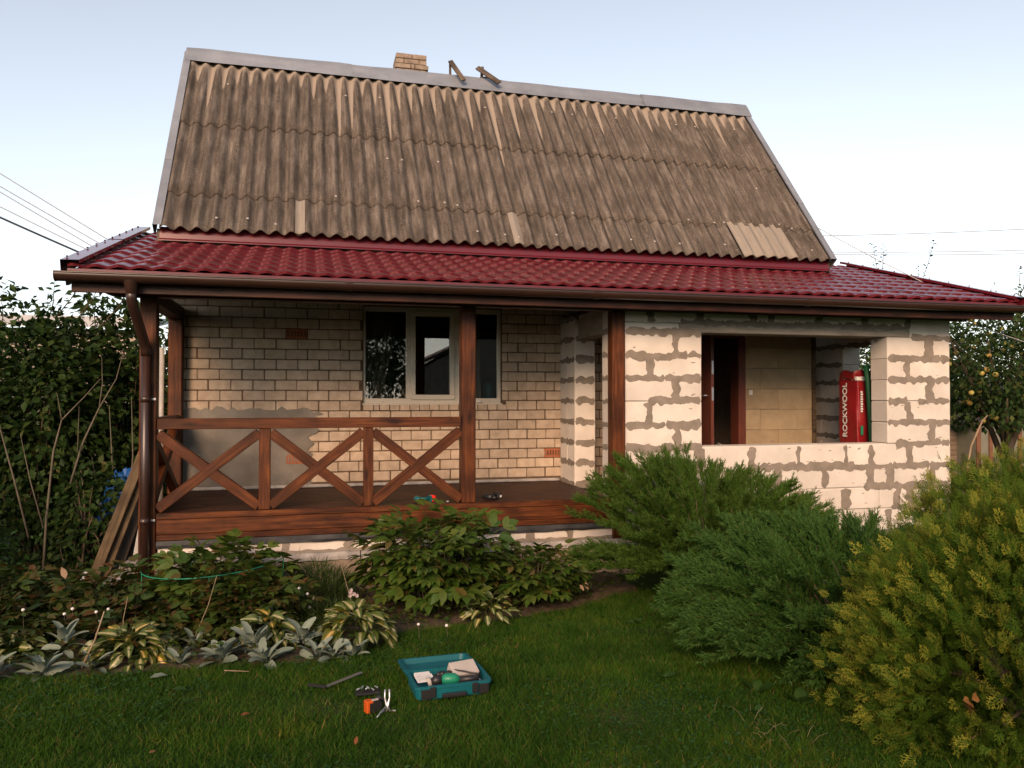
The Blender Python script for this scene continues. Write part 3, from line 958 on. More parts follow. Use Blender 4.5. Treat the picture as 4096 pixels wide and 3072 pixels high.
# crooked wooden hooks of a roof ladder hung over the ridge
def hook(label, bars):
    t = thing('roof_ladder_hook', label, 'ladder hook', bars[0][1], 'ladder hooks over the ridge')
    for (p0, p1, w, h) in bars:
        beam('board', t, p0, p1, w, h, M['greywood'], up=(0, -1, .3), c=.004)
hook('grey wooden ladder hook on the ridge nearest the chimney', [((2.18, 12.22, 7.30), (2.36, 12.02, 6.93), .075, .03), ((2.19, 12.27, 6.98), (2.185, 12.25, 7.27), .035, .03), ((2.31, 12.3, 6.98), (2.34, 12.28, 7.16), .06, .03)])
hook('grey wooden ladder hook on the ridge farther from the chimney', [((2.62, 12.24, 7.25), (2.93, 12.02, 6.95), .085, .03), ((2.69, 12.28, 6.98), (2.71, 12.26, 7.28), .045, .03), ((2.76, 12.3, 6.96), (2.75, 12.28, 7.13), .15, .03)])
# ------------------------------------------------------------------ aerated block annex
def ragged_strip(mb, P, ex, ez, L, half, seed, proud, n_out):
    """thin smear of adhesive along a joint: P start, ex along, ez across, uneven edges; n_out points out of the wall"""
    f1, f2 = vnoise(seed, 0.07), vnoise(seed + 77, 0.055)
    g1 = vnoise(seed + 5, 0.018)
    n = max(4, int(L / 0.016))
    up, dn = [], []
    for i in range(n + 1):
        t = L * i / n
        e = min(1.0, min(t, L - t) / 0.018 + 0.35)
        up.append(half * e * (0.95 + .5 * f1(t) + .12 * g1(t)))
        dn.append(half * e * (0.95 + .5 * f2(t) + .12 * g1(t + 3)))
    P, ex, ez, no = Vector(P), Vector(ex), Vector(ez), Vector(n_out)
    front, back = no * proud, no * -0.003
    rows = []
    for i in range(n + 1):
        q = P + ex * (L * i / n)
        rows.append([q + ez * up[i] * 1.06 + back, q + ez * up[i] + front * .8, q + front, q - ez * dn[i] + front * .8, q - ez * dn[i] * 1.06 + back])
    mb.sheet(rows)
    for r in (rows[0], rows[-1]):
        mb.add(r, [(0, 1, 2, 3, 4)])

def block_obj(parent, x0, x1, y0, y1, z0, z1, mat=None, name='block'):
    m = MB()
    m.cbox(x0, x1, y0, y1, z0, z1, random.choice((0.004, 0.007, 0.011)))
    o = m.build(name, mat or M['block'], parent, fixn=False)
    return o

AX0, AX1, AY, TH = 3.51, 8.01, 8.4, 0.3
Z0, CHB = 0.344, 0.2677
annex = thing('block_annex', 'unfinished white aerated block annex with an unglazed window opening, right of the porch', 'annex', (5.76, 9.3, 0))
OX0, OX1 = 4.49, 7.055
rows = [
    (0, [AX0, 4.16, 4.8, 5.46, 6.12, 6.81, 7.07, 7.72, AX1]),
    (1, [AX0, 3.83, 4.48, 5.14, 5.8, 6.45, 6.93, 7.2, 7.38, AX1]),
    (2, [AX0, 4.16, 4.82, 5.49, 6.14, 6.78, 7.08, 7.73, AX1]),
    (3, [AX0, 3.83, 4.47, 5.14, 5.78, 6.45, 6.81, 7.37, AX1]),
    (4, [AX0, 4.18, OX0, None, OX1, 7.72, AX1]),
    (5, [AX0, 3.83, OX0, None, OX1, 7.37, AX1]),
    (6, [AX0, 4.16, OX0, None, OX1, 7.70, AX1]),
    (7, [AX0, 3.84, OX0, None, OX1, 7.36, AX1]),
    (8, [AX0, 4.16, OX0, None, OX1, 7.69, AX1]),
]
m = MB()
m.box(AX0 + .02, OX0 - .02, AY + .02, AY + TH - .02, 0.3, 3.0).box(OX1 + .02, AX1 - .02, AY + .02, AY + TH - .02, .3, 3.0)
m.box(OX0 - .02, OX1 + .02, AY + .02, AY + TH - .02, .3, Z0 + 4 * CHB - .03)
fw = m.build('front_wall', M['core'], annex)
smear = MB()
sd = 100
G = 0.004
thin_v = {(3, 4.82), (1, 6.93)}
for (r, js) in rows:
    za, zb = Z0 + CHB * r, Z0 + CHB * (r + 1)
    for a, b in zip(js[:-1], js[1:]):
        if a is None or b is None: continue
        y = AY + random.uniform(-.0012, .0012)
        block_obj(fw, a + G / 2, b - G / 2, y, AY + TH, za + G / 2, zb - G / 2)
    for x in js[1:-1]:
        if x is None or x in (OX0, OX1) and r >= 4: continue
        sd += 3
        if (r, x) in thin_v: continue
        hw = random.uniform(.042, .058)
        if r == 3 and x in (5.78, 6.45): hw = .028
        ragged_strip(smear, (x, AY, za + .01), (0, 0, 1), (1, 0, 0), CHB - .02, hw, sd, .0055, (0, -1, 0))
    # bed joint above this row
    segs = [(AX0 + .02, AX1 - .02)] if r < 3 else [(AX0 + .02, OX0 - .01), (OX1 + .01, AX1 - .01)]
    if r == 3: segs = [(AX0 + .02, OX0 - .0), (OX1 + .12, AX1 - .02)]
    if r == 2: segs = [(AX0 + .02, 4.5), (5.1, AX1 - .02)]
    if r == 0: segs = [(AX0 + .02, 5.6), (7.1, AX1 - .02)]
    if r == 1: segs = [(AX0 + .02, 4.6), (6.7, AX1 - .02)]
    if r == 5: segs = [(AX0 + .3, OX0 - .02), (OX1 + .02, OX1 + .30), (OX1 + .46, AX1 - .02)]
    if r < 8:
        for (a, b) in segs:
            x = a
            while x < b - .05:
                L = min(random.uniform(.45, .85), b - x)
                sd += 3
                ragged_strip(smear, (x, AY, zb + random.uniform(-.012, .008)), (1, 0, 0), (0, 0, 1), L, random.uniform(.034, .05), sd, .004, (0, -1, 0))
                x += L + random.uniform(-.02, .012)
# band under the wall plate: thin cut blocks, concrete lintel, last course
zl0, zl1, zt = Z0 + 9 * CHB, 2.862, 3.04
block_obj(fw, AX0 + .002, 4.205, AY, AY + TH, zl0 + .002, zl1 - .002)
m = MB(); m.cbox(4.21, 7.395, AY - .004, AY + TH, zl0 + .002, zl1, .008)
m.build('lintel', M['lintel'], fw, fixn=False)
block_obj(fw, 7.40, AX1, AY, AY + TH, zl0 + .002, zt)
js = [AX0, 3.85, 4.47, 5.17, 5.43, 6.07, 6.73, 7.37]
for a, b in zip(js[:-1], js[1:]):
    block_obj(fw, a + .002, b - .002, AY, AY + TH, zl1 + .003, zt)
for x in js[1:]:
    sd += 3
    ragged_strip(smear, (x, AY, zl1 - .0), (0, 0, 1), (1, 0, 0), zt - zl1, .045, sd, .0055, (0, -1, 0))
x = 4.22
while x < 7.3:
    L = random.uniform(.4, .65); sd += 3
    ragged_strip(smear, (x, AY, zl1 + .012), (1, 0, 0), (0, 0, 1), min(L, 7.38 - x), .036, sd, .006, (0, -1, 0))
    x += L
for (a, b) in ((AX0 + .02, 4.3), (4.22, 4.485), (7.42, AX1 - .005)):
    sd += 3
    ragged_strip(smear, (a, AY, zl0), (1, 0, 0), (0, 0, 1), b - a, .042, sd, .0062, (0, -1, 0))
for _ in range(170):      # splashes and scraped traces beside the joints
    r_ = random.randrange(9)
    z_ = Z0 + CHB * r_ + random.choice((-1, 1)) * random.uniform(.03, .085)
    x_ = random.uniform(AX0 + .1, AX1 - .12)
    if r_ > 4 and OX0 - .1 < x_ < OX1 + .05: continue
    if z_ < Z0 + .02: continue
    sd += 1
    ragged_strip(smear, (x_, AY, z_), (1, 0, random.uniform(-.3, .3)), (0, 0, 1), random.uniform(.012, .06), random.uniform(.0025, .008), sd, .0025, (0, -1, 0))
o = smear.build('adhesive_smears', M['adhesive'], fw)
o['kind'] = 'stuff'
# sill bed: levelled strip of adhesive along the opening
MB().box(OX0 + .005, OX1 - .005, AY + .01, AY + TH - .01, Z0 + 4 * CHB - .03, Z0 + 4 * CHB + .004).build('sill_bed', M['block'], annex)

# left return: stub against the house, doorway, and the jamb behind the porch post
def side_wall(name, X0, X1, Y0, Y1, z_lo, z_hi, faces, opening=None, joints=True):
    m = MB(); m.box(X0 + .02, X1 - .02, Y0 + .02, Y1 - .02, z_lo, z_hi - .02)
    w = m.build(name, M['core'], annex) if opening is None else None
    if w is None:
        m = MB()
        (a, b, zo, zp) = opening
        m.box(X0 + .02, X1 - .02, Y0 + .02, a - .02, z_lo, z_hi - .02).box(X0 + .02, X1 - .02, b + .02, Y1 - .02, z_lo, z_hi - .02)
        m.box(X0 + .02, X1 - .02, a - .02, b + .02, z_lo, zo - .02).box(X0 + .02, X1 - .02, a - .02, b + .02, zp + .02, z_hi - .02)
        w = m.build(name, M['core'], annex)
    global sd
    sm = MB()
    r = 0
    z = Z0
    while z < z_hi - .03:
        zb = min(z + CHB, z_hi)
        if zb > z_lo:
            ys = [Y0] + [y for y in np.arange(Y0 + (.31 if r % 2 else .63), Y1 - .08, .64)] + [Y1]
            for a, b in zip(ys[:-1], ys[1:]):
                segs = [(a, b)]
                if opening is not None and z + .1 > opening[2] and zb - .1 < opening[3]:
                    segs = []
                    if a < opening[0]: segs.append((a, min(b, opening[0])))
                    if b > opening[1]: segs.append((max(a, opening[1]), b))
                for (p, q) in segs:
                    if q - p > .03:
                        block_obj(w, X0, X1, p + .002, q - .002, max(z, z_lo) + .002, zb - .002)
            for fc in faces:
                sd += 3
                seglist = [(Y0, Y1)]
                if opening is not None and opening[2] < zb < opening[3] - .05:
                    seglist = [(Y0, opening[0]), (opening[1], Y1)]
                for (p, q) in seglist:
                    if q - p < .1: continue
                    if fc == '-x':
                        ragged_strip(sm, (X0, q - .015, zb), (0, -1, 0), (0, 0, 1), q - p - .03, .034, sd, .005, (-1, 0, 0))
                    if fc == '-y':
                        ragged_strip(sm, (X0 + .01, Y0, zb), (1, 0, 0), (0, 0, 1), X1 - X0 - .02, .042, sd, .005, (0, -1, 0))
        z = zb
        r += 1
    if sm.v:
        o = sm.build('adhesive_smears', M['adhesive'], w)
        o['kind'] = 'stuff'
    return w
side_wall('stub_wall', 3.35, 3.63, 9.64, 10.235, 0.86, 3.05, ('-x', '-y'))
side_wall('jamb_wall', 3.37, 3.508, 8.52, 8.72, 0.5, 3.05, ('-x',))
side_wall('right_wall', 7.71, 8.008, 8.702, 11.5, 0.344, 3.05, ('-x',), opening=(9.0, 10.1, 1.41, 2.75))
MB().box(3.4, 3.6, 8.75, 9.63, 2.75, 3.05).build('door_lintel', M['lintel'], annex)
MB().box(7.31, 8.0, 11.5, 11.7, .3, 3.4).build('rear_wall', M['block'], annex)
MB().box(3.66, 8.0, 8.7, 11.5, 0.55, 0.74).build('floor_slab', M['concrete'], annex)
MB().box(3.4, 8.0, 8.72, 10.2, 3.06, 3.1).build('ceiling_boards', M['soffit'], annex)
m = MB(); m.cbox(7.28, 7.345, HY - .03, HY + .03, .8, 2.9, .006)
m.build('corner_batten', M['oldwood'], annex, fixn=False)
# foundation: rough concrete with a broken ledge, white course and felt above it under the porch
m = MB()
f1 = vnoise(300, .35)
g = []
for i in range(61):
    x = -1.6 + (AX1 + 1.6) * i / 60
    e = .018 * f1(x)
    g.append([(x, 8.36 + e, -.2), (x, 8.36 + e, .325), (x, 8.6, .325), (x, 8.6, -.2)])
m.sheet(g)
m.build('foundation', M['concrete'], annex)
for (a, b) in ((-1.42, 0.55), (0.56, 2.6), (2.61, 3.5), (3.51, 5.4), (5.41, 7.0), (7.01, 8.02)):
    m = MB()
    f2 = vnoise(int(310 + a * 7), .09)
    n = int((b - a) / .05)
    g = []
    lo = 0.326
    hi = 0.412 if b < 3.55 else 0.343
    for i in range(n + 1):
        x = a + (b - a) * i / n
        e = .012 * f2(x)
        yo = 8.335 + e if b < 3.55 else 8.37 + e
        g.append([(x, 8.55, lo), (x, yo, lo + .004 + .004 * f2(x + 4)), (x, yo - .004, (lo + hi) / 2), (x, yo + .002, hi - .006), (x, 8.55, hi)])
    m.sheet(g)
    m.add(g[0], [(0, 1, 2, 3, 4)]); m.add(g[-1], [(0, 1, 2, 3, 4)])
    m.build('ledge', M['ledge'], annex)

# ------------------------------------------------------------------ timber porch
PF, PT = 8.35, 0.155
porch = thing('timber_porch', 'red-brown stained timber porch with cross-braced railing and posts', 'porch', (1.0, 9.2, 0))
up_y = (0, -1, 0)
def post(x0, y0, z0, z1):
    return beam('post', porch, (x0 + PT / 2, y0 + PT / 2, z0), (x0 + PT / 2, y0 + PT / 2, z1), PT, PT, M['wood'], up=up_y, c=.008)
post(-1.57, PF - .004, 0.05, 2.98)
post(1.62, PF, 0.862, 2.98)
post(3.354, PF, 0.34, 2.98)
post(-1.585, HY - .165, 0.85, 2.93)
beam('header_beam', porch, (-1.75, PF + .075, 3.055), (8.25, PF + .075, 3.055), .15, .15, M['wood'])
# shaped end of the header beam
m = MB()
pts = [(-1.745, 3.13), (-1.745, 2.982)]
for i in range(7):
    t = i / 6
    pts.append((-1.78 - .22 * t, 2.982 + .1 * t * t))
pts += [(-2.03, 3.13)]
m.prism(pts, 'y', PF + .004, PF + .146)
m.build('beam_end', M['soffit'], porch)
beam('tie_beam', porch, (-1.5, PF + .16, 3.0), (-1.5, HY - .01, 3.0), .15, .15, M['soffit'])
# railing
RT = 1.787
yr = PF + .055
beam('top_rail', porch, (-1.41, yr, RT - .053), (1.615, yr, RT - .053), .1, .106, M['wood'], c=.006)
ups = [(-0.456, -0.345), (0.585, 0.685)]
for a, b in ups:
    beam('upright', porch, ((a + b) / 2, yr, 0.865), ((a + b) / 2, yr, RT - .107), .1, b - a, M['wood'], up=(1, 0, 0))
bays = [(-1.405, -0.456), (-0.345, 0.585), (0.685, 1.615)]
zb0, zb1 = 0.90, RT - .15
for (a, b) in bays:
    for k in (0, 1):
        p0 = (a + .0, yr + (.0 if k else .001), zb1 if k else zb0)
        p1 = (b - .0, yr + (.0 if k else .001), zb0 if k else zb1)
        beam('brace', porch, p0, p1, .085 if k else .092, .1, M['wood'], c=.005)
# left side railing
xs = -1.5
beam('top_rail', porch, (xs, PF + .17, RT - .053), (xs, HY - .17, RT - .053), .1, .106, M['wood'])
for k in (0, 1):
    beam('brace', porch, (xs + .001 * k, PF + .17, zb1 if k else zb0), (xs + .001 * k, HY - .17, zb0 if k else zb1), .085 if k else .092, .1, M['wood'], c=.005)
# deck boards, nosing and edge beams
n = 13
bw = (HY - .03 - (PF + .02)) / n
for i in range(n):
    y = PF + .02 + bw * (i + .5)
    xr = 3.33 if y < 9.6 else 3.34
    beam('deck_board', porch, (-1.41, y, 0.848), (xr, y, 0.848), bw - .004, .028, M['deck'], c=.003)
beam('nosing_board', porch, (-1.41, PF + .005, 0.832), (3.34, PF + .005, 0.832), .03, .058, M['wood'], c=.004)
beam('edge_beam', porch, (-1.41, PF + .05, 0.728), (3.34, PF + .05, 0.728), .1, .148, M['wood'], c=.006)
beam('edge_beam', porch, (-1.41, PF + .055, 0.622), (3.34, PF + .055, 0.622), .1, .058, M['wood'], c=.005)
beam('edge_beam', porch, (-1.5, PF + .16, .72), (-1.5, HY, .72), .12, .2, M['wood'])
m = MB()
g = []
f3 = vnoise(77, .2)
for i in range(80):
    x = -1.41 + 4.9 * i / 79
    g.append([(x, 8.40, .59), (x, PF + .012 + .006 * f3(x), .588), (x, PF + .004 + .01 * f3(x * 1.3), .545), (x, PF + .012 + .008 * f3(x + 5), .517 + .006 * f3(x * 2))])
m.sheet(g)
m.build('felt_strip', M['felt'], porch)
sm = MB()
pl = [(-1.4, -.85), (-.84, -.2), (-.19, .44), (.45, 1.1), (1.11, 1.75), (1.76, 2.4), (2.41, 2.85), (2.86, 3.5)]
for (a, b) in pl:
    m = MB(); m.cbox(a + .002, b - .002, PF + .03, PF + .25, .41, .56, .006)
    m.build('plinth_block', M['block'], porch, fixn=False)
    sd += 3
    ragged_strip(sm, (b, PF + .03, .415), (0, 0, 1), (1, 0, 0), .14, .045, sd, .0055, (0, -1, 0))
    ragged_strip(sm, (a, PF + .03, .416), (1, 0, 0), (0, 0, 1), b - a, .024, sd + 1, .004, (0, -1, 0))
o = sm.build('adhesive_smears', M['adhesive'], porch)
o['kind'] = 'stuff'

# ------------------------------------------------------------------ red metal tile roof over porch and annex
RA = R(16.5)
EY, EZ = 7.87, 3.165
proof = thing('red_metal_roof', 'glossy dark red metal tile lean-to roof over the porch and annex', 'roof', (3.2, 9.0, 2.9))
TP, MOD, TA = 0.185, 0.35, 0.0165
def tile_pt(x, s, h):
    return (x, EY + s * math.cos(RA) - h * math.sin(RA), EZ + s * math.sin(RA) + h * math.cos(RA))
def tile_h(x):
    t = (x / TP) % 1.0
    return TA * (0.5 + 0.5 * math.cos(2 * math.pi * t)) ** 0.85 * 1.5
def tile_sheet(x0, x1, smax, lift):
    nx = int(round((x1 - x0) / TP * 10))
    xs_ = [x0 + (x1 - x0) * i / nx for i in range(nx + 1)]
    def row(sv, hv, bow):
        return [tile_pt(x, sv - bow * math.cos(2 * math.pi * x / TP), hv + tile_h(x) + lift) for x in xs_]
    m = MB()
    k = 0
    ST = .021
    while k * MOD < smax - .03:
        s0 = k * MOD
        top = min(MOD, smax - s0)
        # pressed riser, then the face of the tile falling back to the next riser (not welded, so the step stays crisp)
        m.sheet([row(s0 - .003, .0 if k else -.004, .016), row(s0, ST, .016)])
        pr = [(0.0, ST, .016), (.02, ST + .003, .015), (.12, ST * .85, .008), (.24, ST * .42, .004), (MOD + .0, 0.0, .016)]
        pr = [(f, h, bw_) for (f, h, bw_) in pr if f <= top + 1e-6] or pr[:2]
        m.sheet([row(s0 + f, h, bw_) for (f, h, bw_) in pr])
        k += 1
    return m.build('tile_sheet', M['red'], proof, smooth=True)
S_mid, S_end = (9.98 - EY) / math.cos(RA), (11.12 - EY) / math.cos(RA)
cuts = [-2.08, -1.665] + [-1.665 + 1.11 * i for i in range(1, 9)] + [7.345, 8.53]
for i in range(len(cuts) - 1):
    a, b = cuts[i], cuts[i + 1]
    S = S_end if (i == 0 or i == len(cuts) - 2) else S_mid
    tile_sheet(a - (.03 if i else 0), b, S, .003 * (i % 2))
# boarding under the tiles
def slab(x0, x1, s0, s1, h0, h1, name, mat, parent=None):
    v = [tile_pt(x, s, h) for x in (x0, x1) for s in (s0, s1) for h in (h0, h1)]
    MB().add(v, [(0, 1, 3, 2), (4, 6, 7, 5), (0, 4, 5, 1), (2, 3, 7, 6), (0, 2, 6, 4), (1, 5, 7, 3)]).build(name, mat, parent or proof)
nb = 17
S_sof = (10.245 - EY) / math.cos(RA)
for i in range(nb):
    s0 = .08 + (S_sof - .08) * i / nb
    slab(-2.06 if i < 15 else -1.6, 8.5 if i < 15 else 7.33, s0, s0 + (S_sof - .08) / nb - .001, -.055, -.03, 'soffit_board', M['soffit'])
slab(-2.06, -1.62, S_mid + .02, S_end - .01, -.055, -.03, 'soffit_board', M['soffit'])
slab(7.36, 8.5, S_mid + .02, S_end - .01, -.055, -.03, 'soffit_board', M['soffit'])
for x in np.arange(-1.5, 8.3, 0.62):
    slab(x, x + .05, .1, S_mid - .02, -.2, -.056, 'rafter', M['soffit'])
# apron flashing where the tiles run under the old roof
m = MB()
g = []
for i in range(61):
    x = -1.66 + 9.0 * i / 60
    g.append([tile_pt(x, (9.87 - EY) / math.cos(RA), .062), tile_pt(x, (9.875 - EY) / math.cos(RA), .072), (x, 9.91, EZ + (9.91 - EY) * math.tan(RA) + .085), (x, 9.935, EZ + (9.92 - EY) * math.tan(RA) + .22)])
m.sheet(g)
m.build('apron_flashing', M['red'], proof)
# verge trims at both ends
for xo, xi, sg in ((-2.125, -1.97, -1), (8.575, 8.44, 1)):
    for (s0, s1) in ((-.05, 1.85), (1.78, S_end + .02)):
        lf = .078 + (.004 if s0 > 0 else 0)
        m = MB()
        m.sheet([[tile_pt(xo, s, lf - .14), tile_pt(xo, s, lf), tile_pt(xi, s, lf + .004), tile_pt(xi, s, lf - .03)] for s in (s0, s1)])
        m.build('verge_trim', M['redtrim'], proof)
    m = MB()
    for s in np.arange(.1, S_end, .36):
        p = Vector(tile_pt(xo + .02 * -sg, s, .084))
        m.tube([p, p + Vector((0, 0, .012))], .010, 6)
    o = m.build('screw_heads', M['gutter'], proof)
    o['kind'] = 'stuff'
    slab(min(xo + .006 * -sg, xo + .03 * -sg), max(xo + .006 * -sg, xo + .03 * -sg), .05, S_end - .01, -.17, -.066, 'barge_board', M['soffit'])
# eaves: red drip board, brown fascia, half-round gutter, outlet and downpipe
m = MB(); m.cbox(-2.09, 8.54, EY + .015, EY + .03, 3.085, 3.165, .003)
m.build('drip_flashing', M['red'], proof, fixn=False)
beam('fascia_board', proof, (-2.06, EY + .06, 3.06), (8.5, EY + .06, 3.06), .035, .215, M['soffit'], c=.005)
slab(-2.04, 8.48, .07, .1, -.2, -.056, 'eaves_batten', M['soffit'])
gy, gzz, gr = EY - .055, 3.095, .066
def gutter_run(x0, x1):
    g = []
    for x in (x0, x1):
        row = []
        row += [(x, gy - gr - .006, gzz + .012), (x, gy - gr - .009, gzz + .022), (x, gy - gr + .006, gzz + .026)]
        for i in range(13):
            a = math.pi + math.pi * i / 12
            row.append((x, gy + gr * math.cos(a), gzz + gr * math.sin(a) + .004))
        row.append((x, gy + gr, gzz + .03))
        g.append(row)
    m = MB().sheet(g)
    # thickness inside
    m.sheet([[(p[0], gy + (p[1] - gy) * .95, gzz + (p[2] - gzz) * .95) for p in r[3:]] for r in g])
    return m.build('gutter', M['gutter'], proof, smooth=True)
for a, b in ((-2.16, 0.4), (0.4, 2.95), (2.95, 5.5), (5.5, 8.6)):
    gutter_run(a, b)
for x in (-2.162, 8.602):
    m = MB()
    poly = [(gy + gr * math.cos(math.pi + math.pi * i / 12), gzz + gr * math.sin(math.pi + math.pi * i / 12)) for i in range(13)] + [(gy + gr, gzz + .025), (gy - gr, gzz + .025)]
    m.prism(poly, 'x', x - .004, x + .004)
    m.build('gutter_end', M['gutter'], proof)
for x in (0.4, 2.95, 5.5):
    m = MB()
    g = []
    for xx in (x - .035, x + .035):
        g.append([(xx, gy + (gr + .006) * math.cos(math.pi + math.pi * i / 12), gzz + (gr + .006) * math.sin(math.pi + math.pi * i / 12) + .004) for i in range(13)])
    m.sheet(g)
    m.build('gutter_joiner', M['gutter'], proof, smooth=True)
ox = -1.545
m = MB(); m.tube([(ox, gy, 3.06), (ox, gy, 3.0), (ox, gy + .02, 2.96)], [.07, .052, .05], 14, cap=False)
m.build('outlet', M['gutter'], proof, smooth=True)
pr = .044
dx = -1.50
m = MB(); m.tube([(ox, gy + .02, 2.985), (ox, gy + .03, 2.9), (ox + .005, gy + .06, 2.84), (dx - .01, PF - .12, 2.54), (dx, PF - .068, 2.46), (dx, PF - .06, 2.40)], pr + .003, 14)
m.build('pipe_swan_neck', M['gutter'], proof, smooth=True)
m = MB(); m.tube([(dx, PF - .06, 2.46), (dx, PF - .06, .05)], pr, 14)
m.build('downpipe', M['gutter'], proof, smooth=True)
for z in (1.98, 0.80):
    m = MB(); m.tube([(dx, PF - .06, z - .03), (dx, PF - .06, z + .03)], pr + .004, 14)
    m.build('pipe_clip', M['gutter'], proof, smooth=True)
    m = MB(); m.cbox(dx + .045, dx + .085, PF - .016, PF - .006, z - .012, z + .012, .003)
    m.build('clip_tab', M['steel'], proof, fixn=False)

# ------------------------------------------------------------------ inside the annex
t = thing('house_door', 'brown door standing open inside the annex, seen through the opening', 'door', (5.2, 10.2, .86))
fr = MB(); fr.cbox(DX0, DX0 + .06, HY - .03, HY + .2, .74, DZ1 - .061, .006).cbox(DX1 - .1, DX1 + .02, HY - .03, HY + .2, .74, DZ1 - .061, .006).cbox(DX0, DX1, HY - .03, HY + .2, DZ1 - .06, DZ1 + .02, .006)
fr.build('door_frame', M['door'], t, fixn=False)
m = MB(); m.cbox(5.17, 5.215, 9.42, 10.2, .78, DZ1 - .08, .006)
leaf = m.build('door_leaf', M['door'], t, fixn=False)
m = MB(); m.cbox(5.178, 5.207, 9.412, 9.42, 2.3, 2.48, .002).cbox(5.178, 5.207, 9.412, 9.42, 1.95, 2.13, .002)
m.build('lock_plate', M['steel'], leaf, fixn=False)
m = MB(); m.tube([(5.16, 9.5, 2.02), (5.12, 9.5, 2.02), (5.12, 9.62, 2.02)], .011, 8)
m.build('handle', M['steel'], leaf)
m = MB(); m.cbox(6.235, 6.29, HY - .012, HY + .0, 2.03, 2.1, .004)
o = m.build('light_switch', M['white'], fixn=False)
tag(o, 'small white light switch on the beige wall beside the brown door', 'switch')
m = MB(); m.cbox(5.35, 5.75, 11.2, 11.5, 1.55, 1.75, .05)
o = m.build('folded_blanket', M['curtain'], fixn=False)
tag(o, 'pale bundle lying in the dark room beyond the open door', 'bundle')
m = MB()
for (a, b) in ((5.3, 11.1), (5.78, 11.1), (5.3, 11.55), (5.78, 11.55)):
    m.box(a - .015, a + .015, b - .015, b + .015, .85, 1.5)
m.box(5.28, 5.8, 11.08, 11.57, 1.5, 1.54)
o = m.build('stool', M['door'])
tag(o, 'dark stool beyond the open door carrying a pale bundle', 'stool')

# bag of insulation slabs standing on end behind the sill
bag = thing('insulation_bag', 'tall red film-wrapped insulation bag with white lettering standing inside the opening', 'insulation bag', (7.05, 9.1, .74))
BX0, BX1, BY0, BY1, BZ0, BZ1 = 7.05, 7.42, 8.95, 9.34, .74, 2.24
vs, fs = [], []
nz_ = 26
fb = vnoise(900, .22)
prof = []
for i in range(nz_ + 1):
    z = BZ0 + (BZ1 - BZ0) * i / nz_
    row = []
    w, d = (BX1 - BX0) / 2, (BY1 - BY0) / 2
    cx, cy = (BX0 + BX1) / 2, (BY0 + BY1) / 2
    for k in range(32):
        a = 2 * math.pi * k / 32
        ca, sa = math.cos(a), math.sin(a)
        e = 0.16
        px = math.copysign(abs(ca) ** e, ca) * w
        py = math.copysign(abs(sa) ** e, sa) * d
        bul = 1 + .02 * fb(z * 2 + k * .35) + .015 * math.sin(z * 9 + k)
        row.append((cx + px * bul, cy + py * bul, z))
    row.append(row[0])
    prof.append(row)
m = MB().sheet(prof)
m.build('wrapped_pack', M['bagred'], bag, smooth=True)
m = MB()
g = []
for i in range(7):
    t_ = i / 6
    sc = 1 - .25 * t_
    row = []
    for k in range(33):
        a = 2 * math.pi * k / 32
        ca, sa = math.cos(a), math.sin(a)
        row.append(((BX0 + BX1) / 2 + math.copysign(abs(ca) ** .3, ca) * .19 * (1.05 + .1 * t_ + .05 * math.sin(k * 2.1)),
                    (BY0 + BY1) / 2 + math.copysign(abs(sa) ** .5, sa) * .21 * sc * (1 + .08 * math.sin(k * 1.7 + i)), BZ1 - .01 + .11 * t_ + .02 * math.sin(k * .9 + i)))
    g.append(row)
m.sheet(g)
m.build('gathered_top', M['bagred'], bag, smooth=True)
m = MB(); m.cbox(BX0 - .012, BX1 + .014, BY0 - .012, BY0 + .1, BZ1 - .025, BZ1 + .03, .01)
m.build('top_seam', M['white'], bag, fixn=False)
def text_part(s, size, mat, parent, M4, name='lettering', extrude=.001, bold=0.0):
    cu = bpy.data.curves.new(name, 'FONT')
    cu.body = s
    cu.size = size
    cu.extrude = extrude
    cu.offset = bold
    cu.align_x = 'LEFT'
    ob = bpy.data.objects.new(name, cu)
    C.objects.link(ob)
    dg = bpy.context.evaluated_depsgraph_get()
    me = bpy.data.meshes.new_from_object(ob.evaluated_get(dg))
    bpy.data.objects.remove(ob)
    bpy.data.curves.remove(cu)
    me.name = name
    me.materials.clear()
    me.materials.append(mat)
    o = bpy.data.objects.new(name, me)
    o.matrix_basis = M4
    return link(o, parent)
# text reads upwards on the face towards the opening: local x -> world z, local y -> world -x
def upmat(x, y, z):
    M4 = Matrix(((0, 0, -1, x), (0, 1, 0, y), (1, 0, 0, z), (0, 0, 0, 1)))
    return M4
text_part('ROCKWOOL', .122, M['white'], bag, upmat(BX0 - .024, 9.13, 1.46), bold=.003)
m = MB()
for i in range(9):
    m.box(7.085, 7.115 + .006 * (i % 2), BY0 - .022, BY0 - .018, 1.80 + .032 * i, 1.822 + .032 * i)
o = m.build('small_print', M['white'], bag)
m = MB(); m.box(7.085, 7.12, BY0 - .022, BY0 - .018, 1.5, 1.62)
m.build('green_mark', M['hoop'], bag)
# green hose hanging beside the bag
m = MB()
m.tube([(7.16, 8.8, .74), (7.15, 8.8, 1.2), (7.14, 8.81, 1.7), (7.12, 8.83, 2.2), (7.11, 8.86, 2.42)], .035, 10)
o = m.build('green_roll', M['darkgreen'], smooth=True)
tag(o, 'dark green rolled sheet standing between the red bag and the white jamb', 'roll')
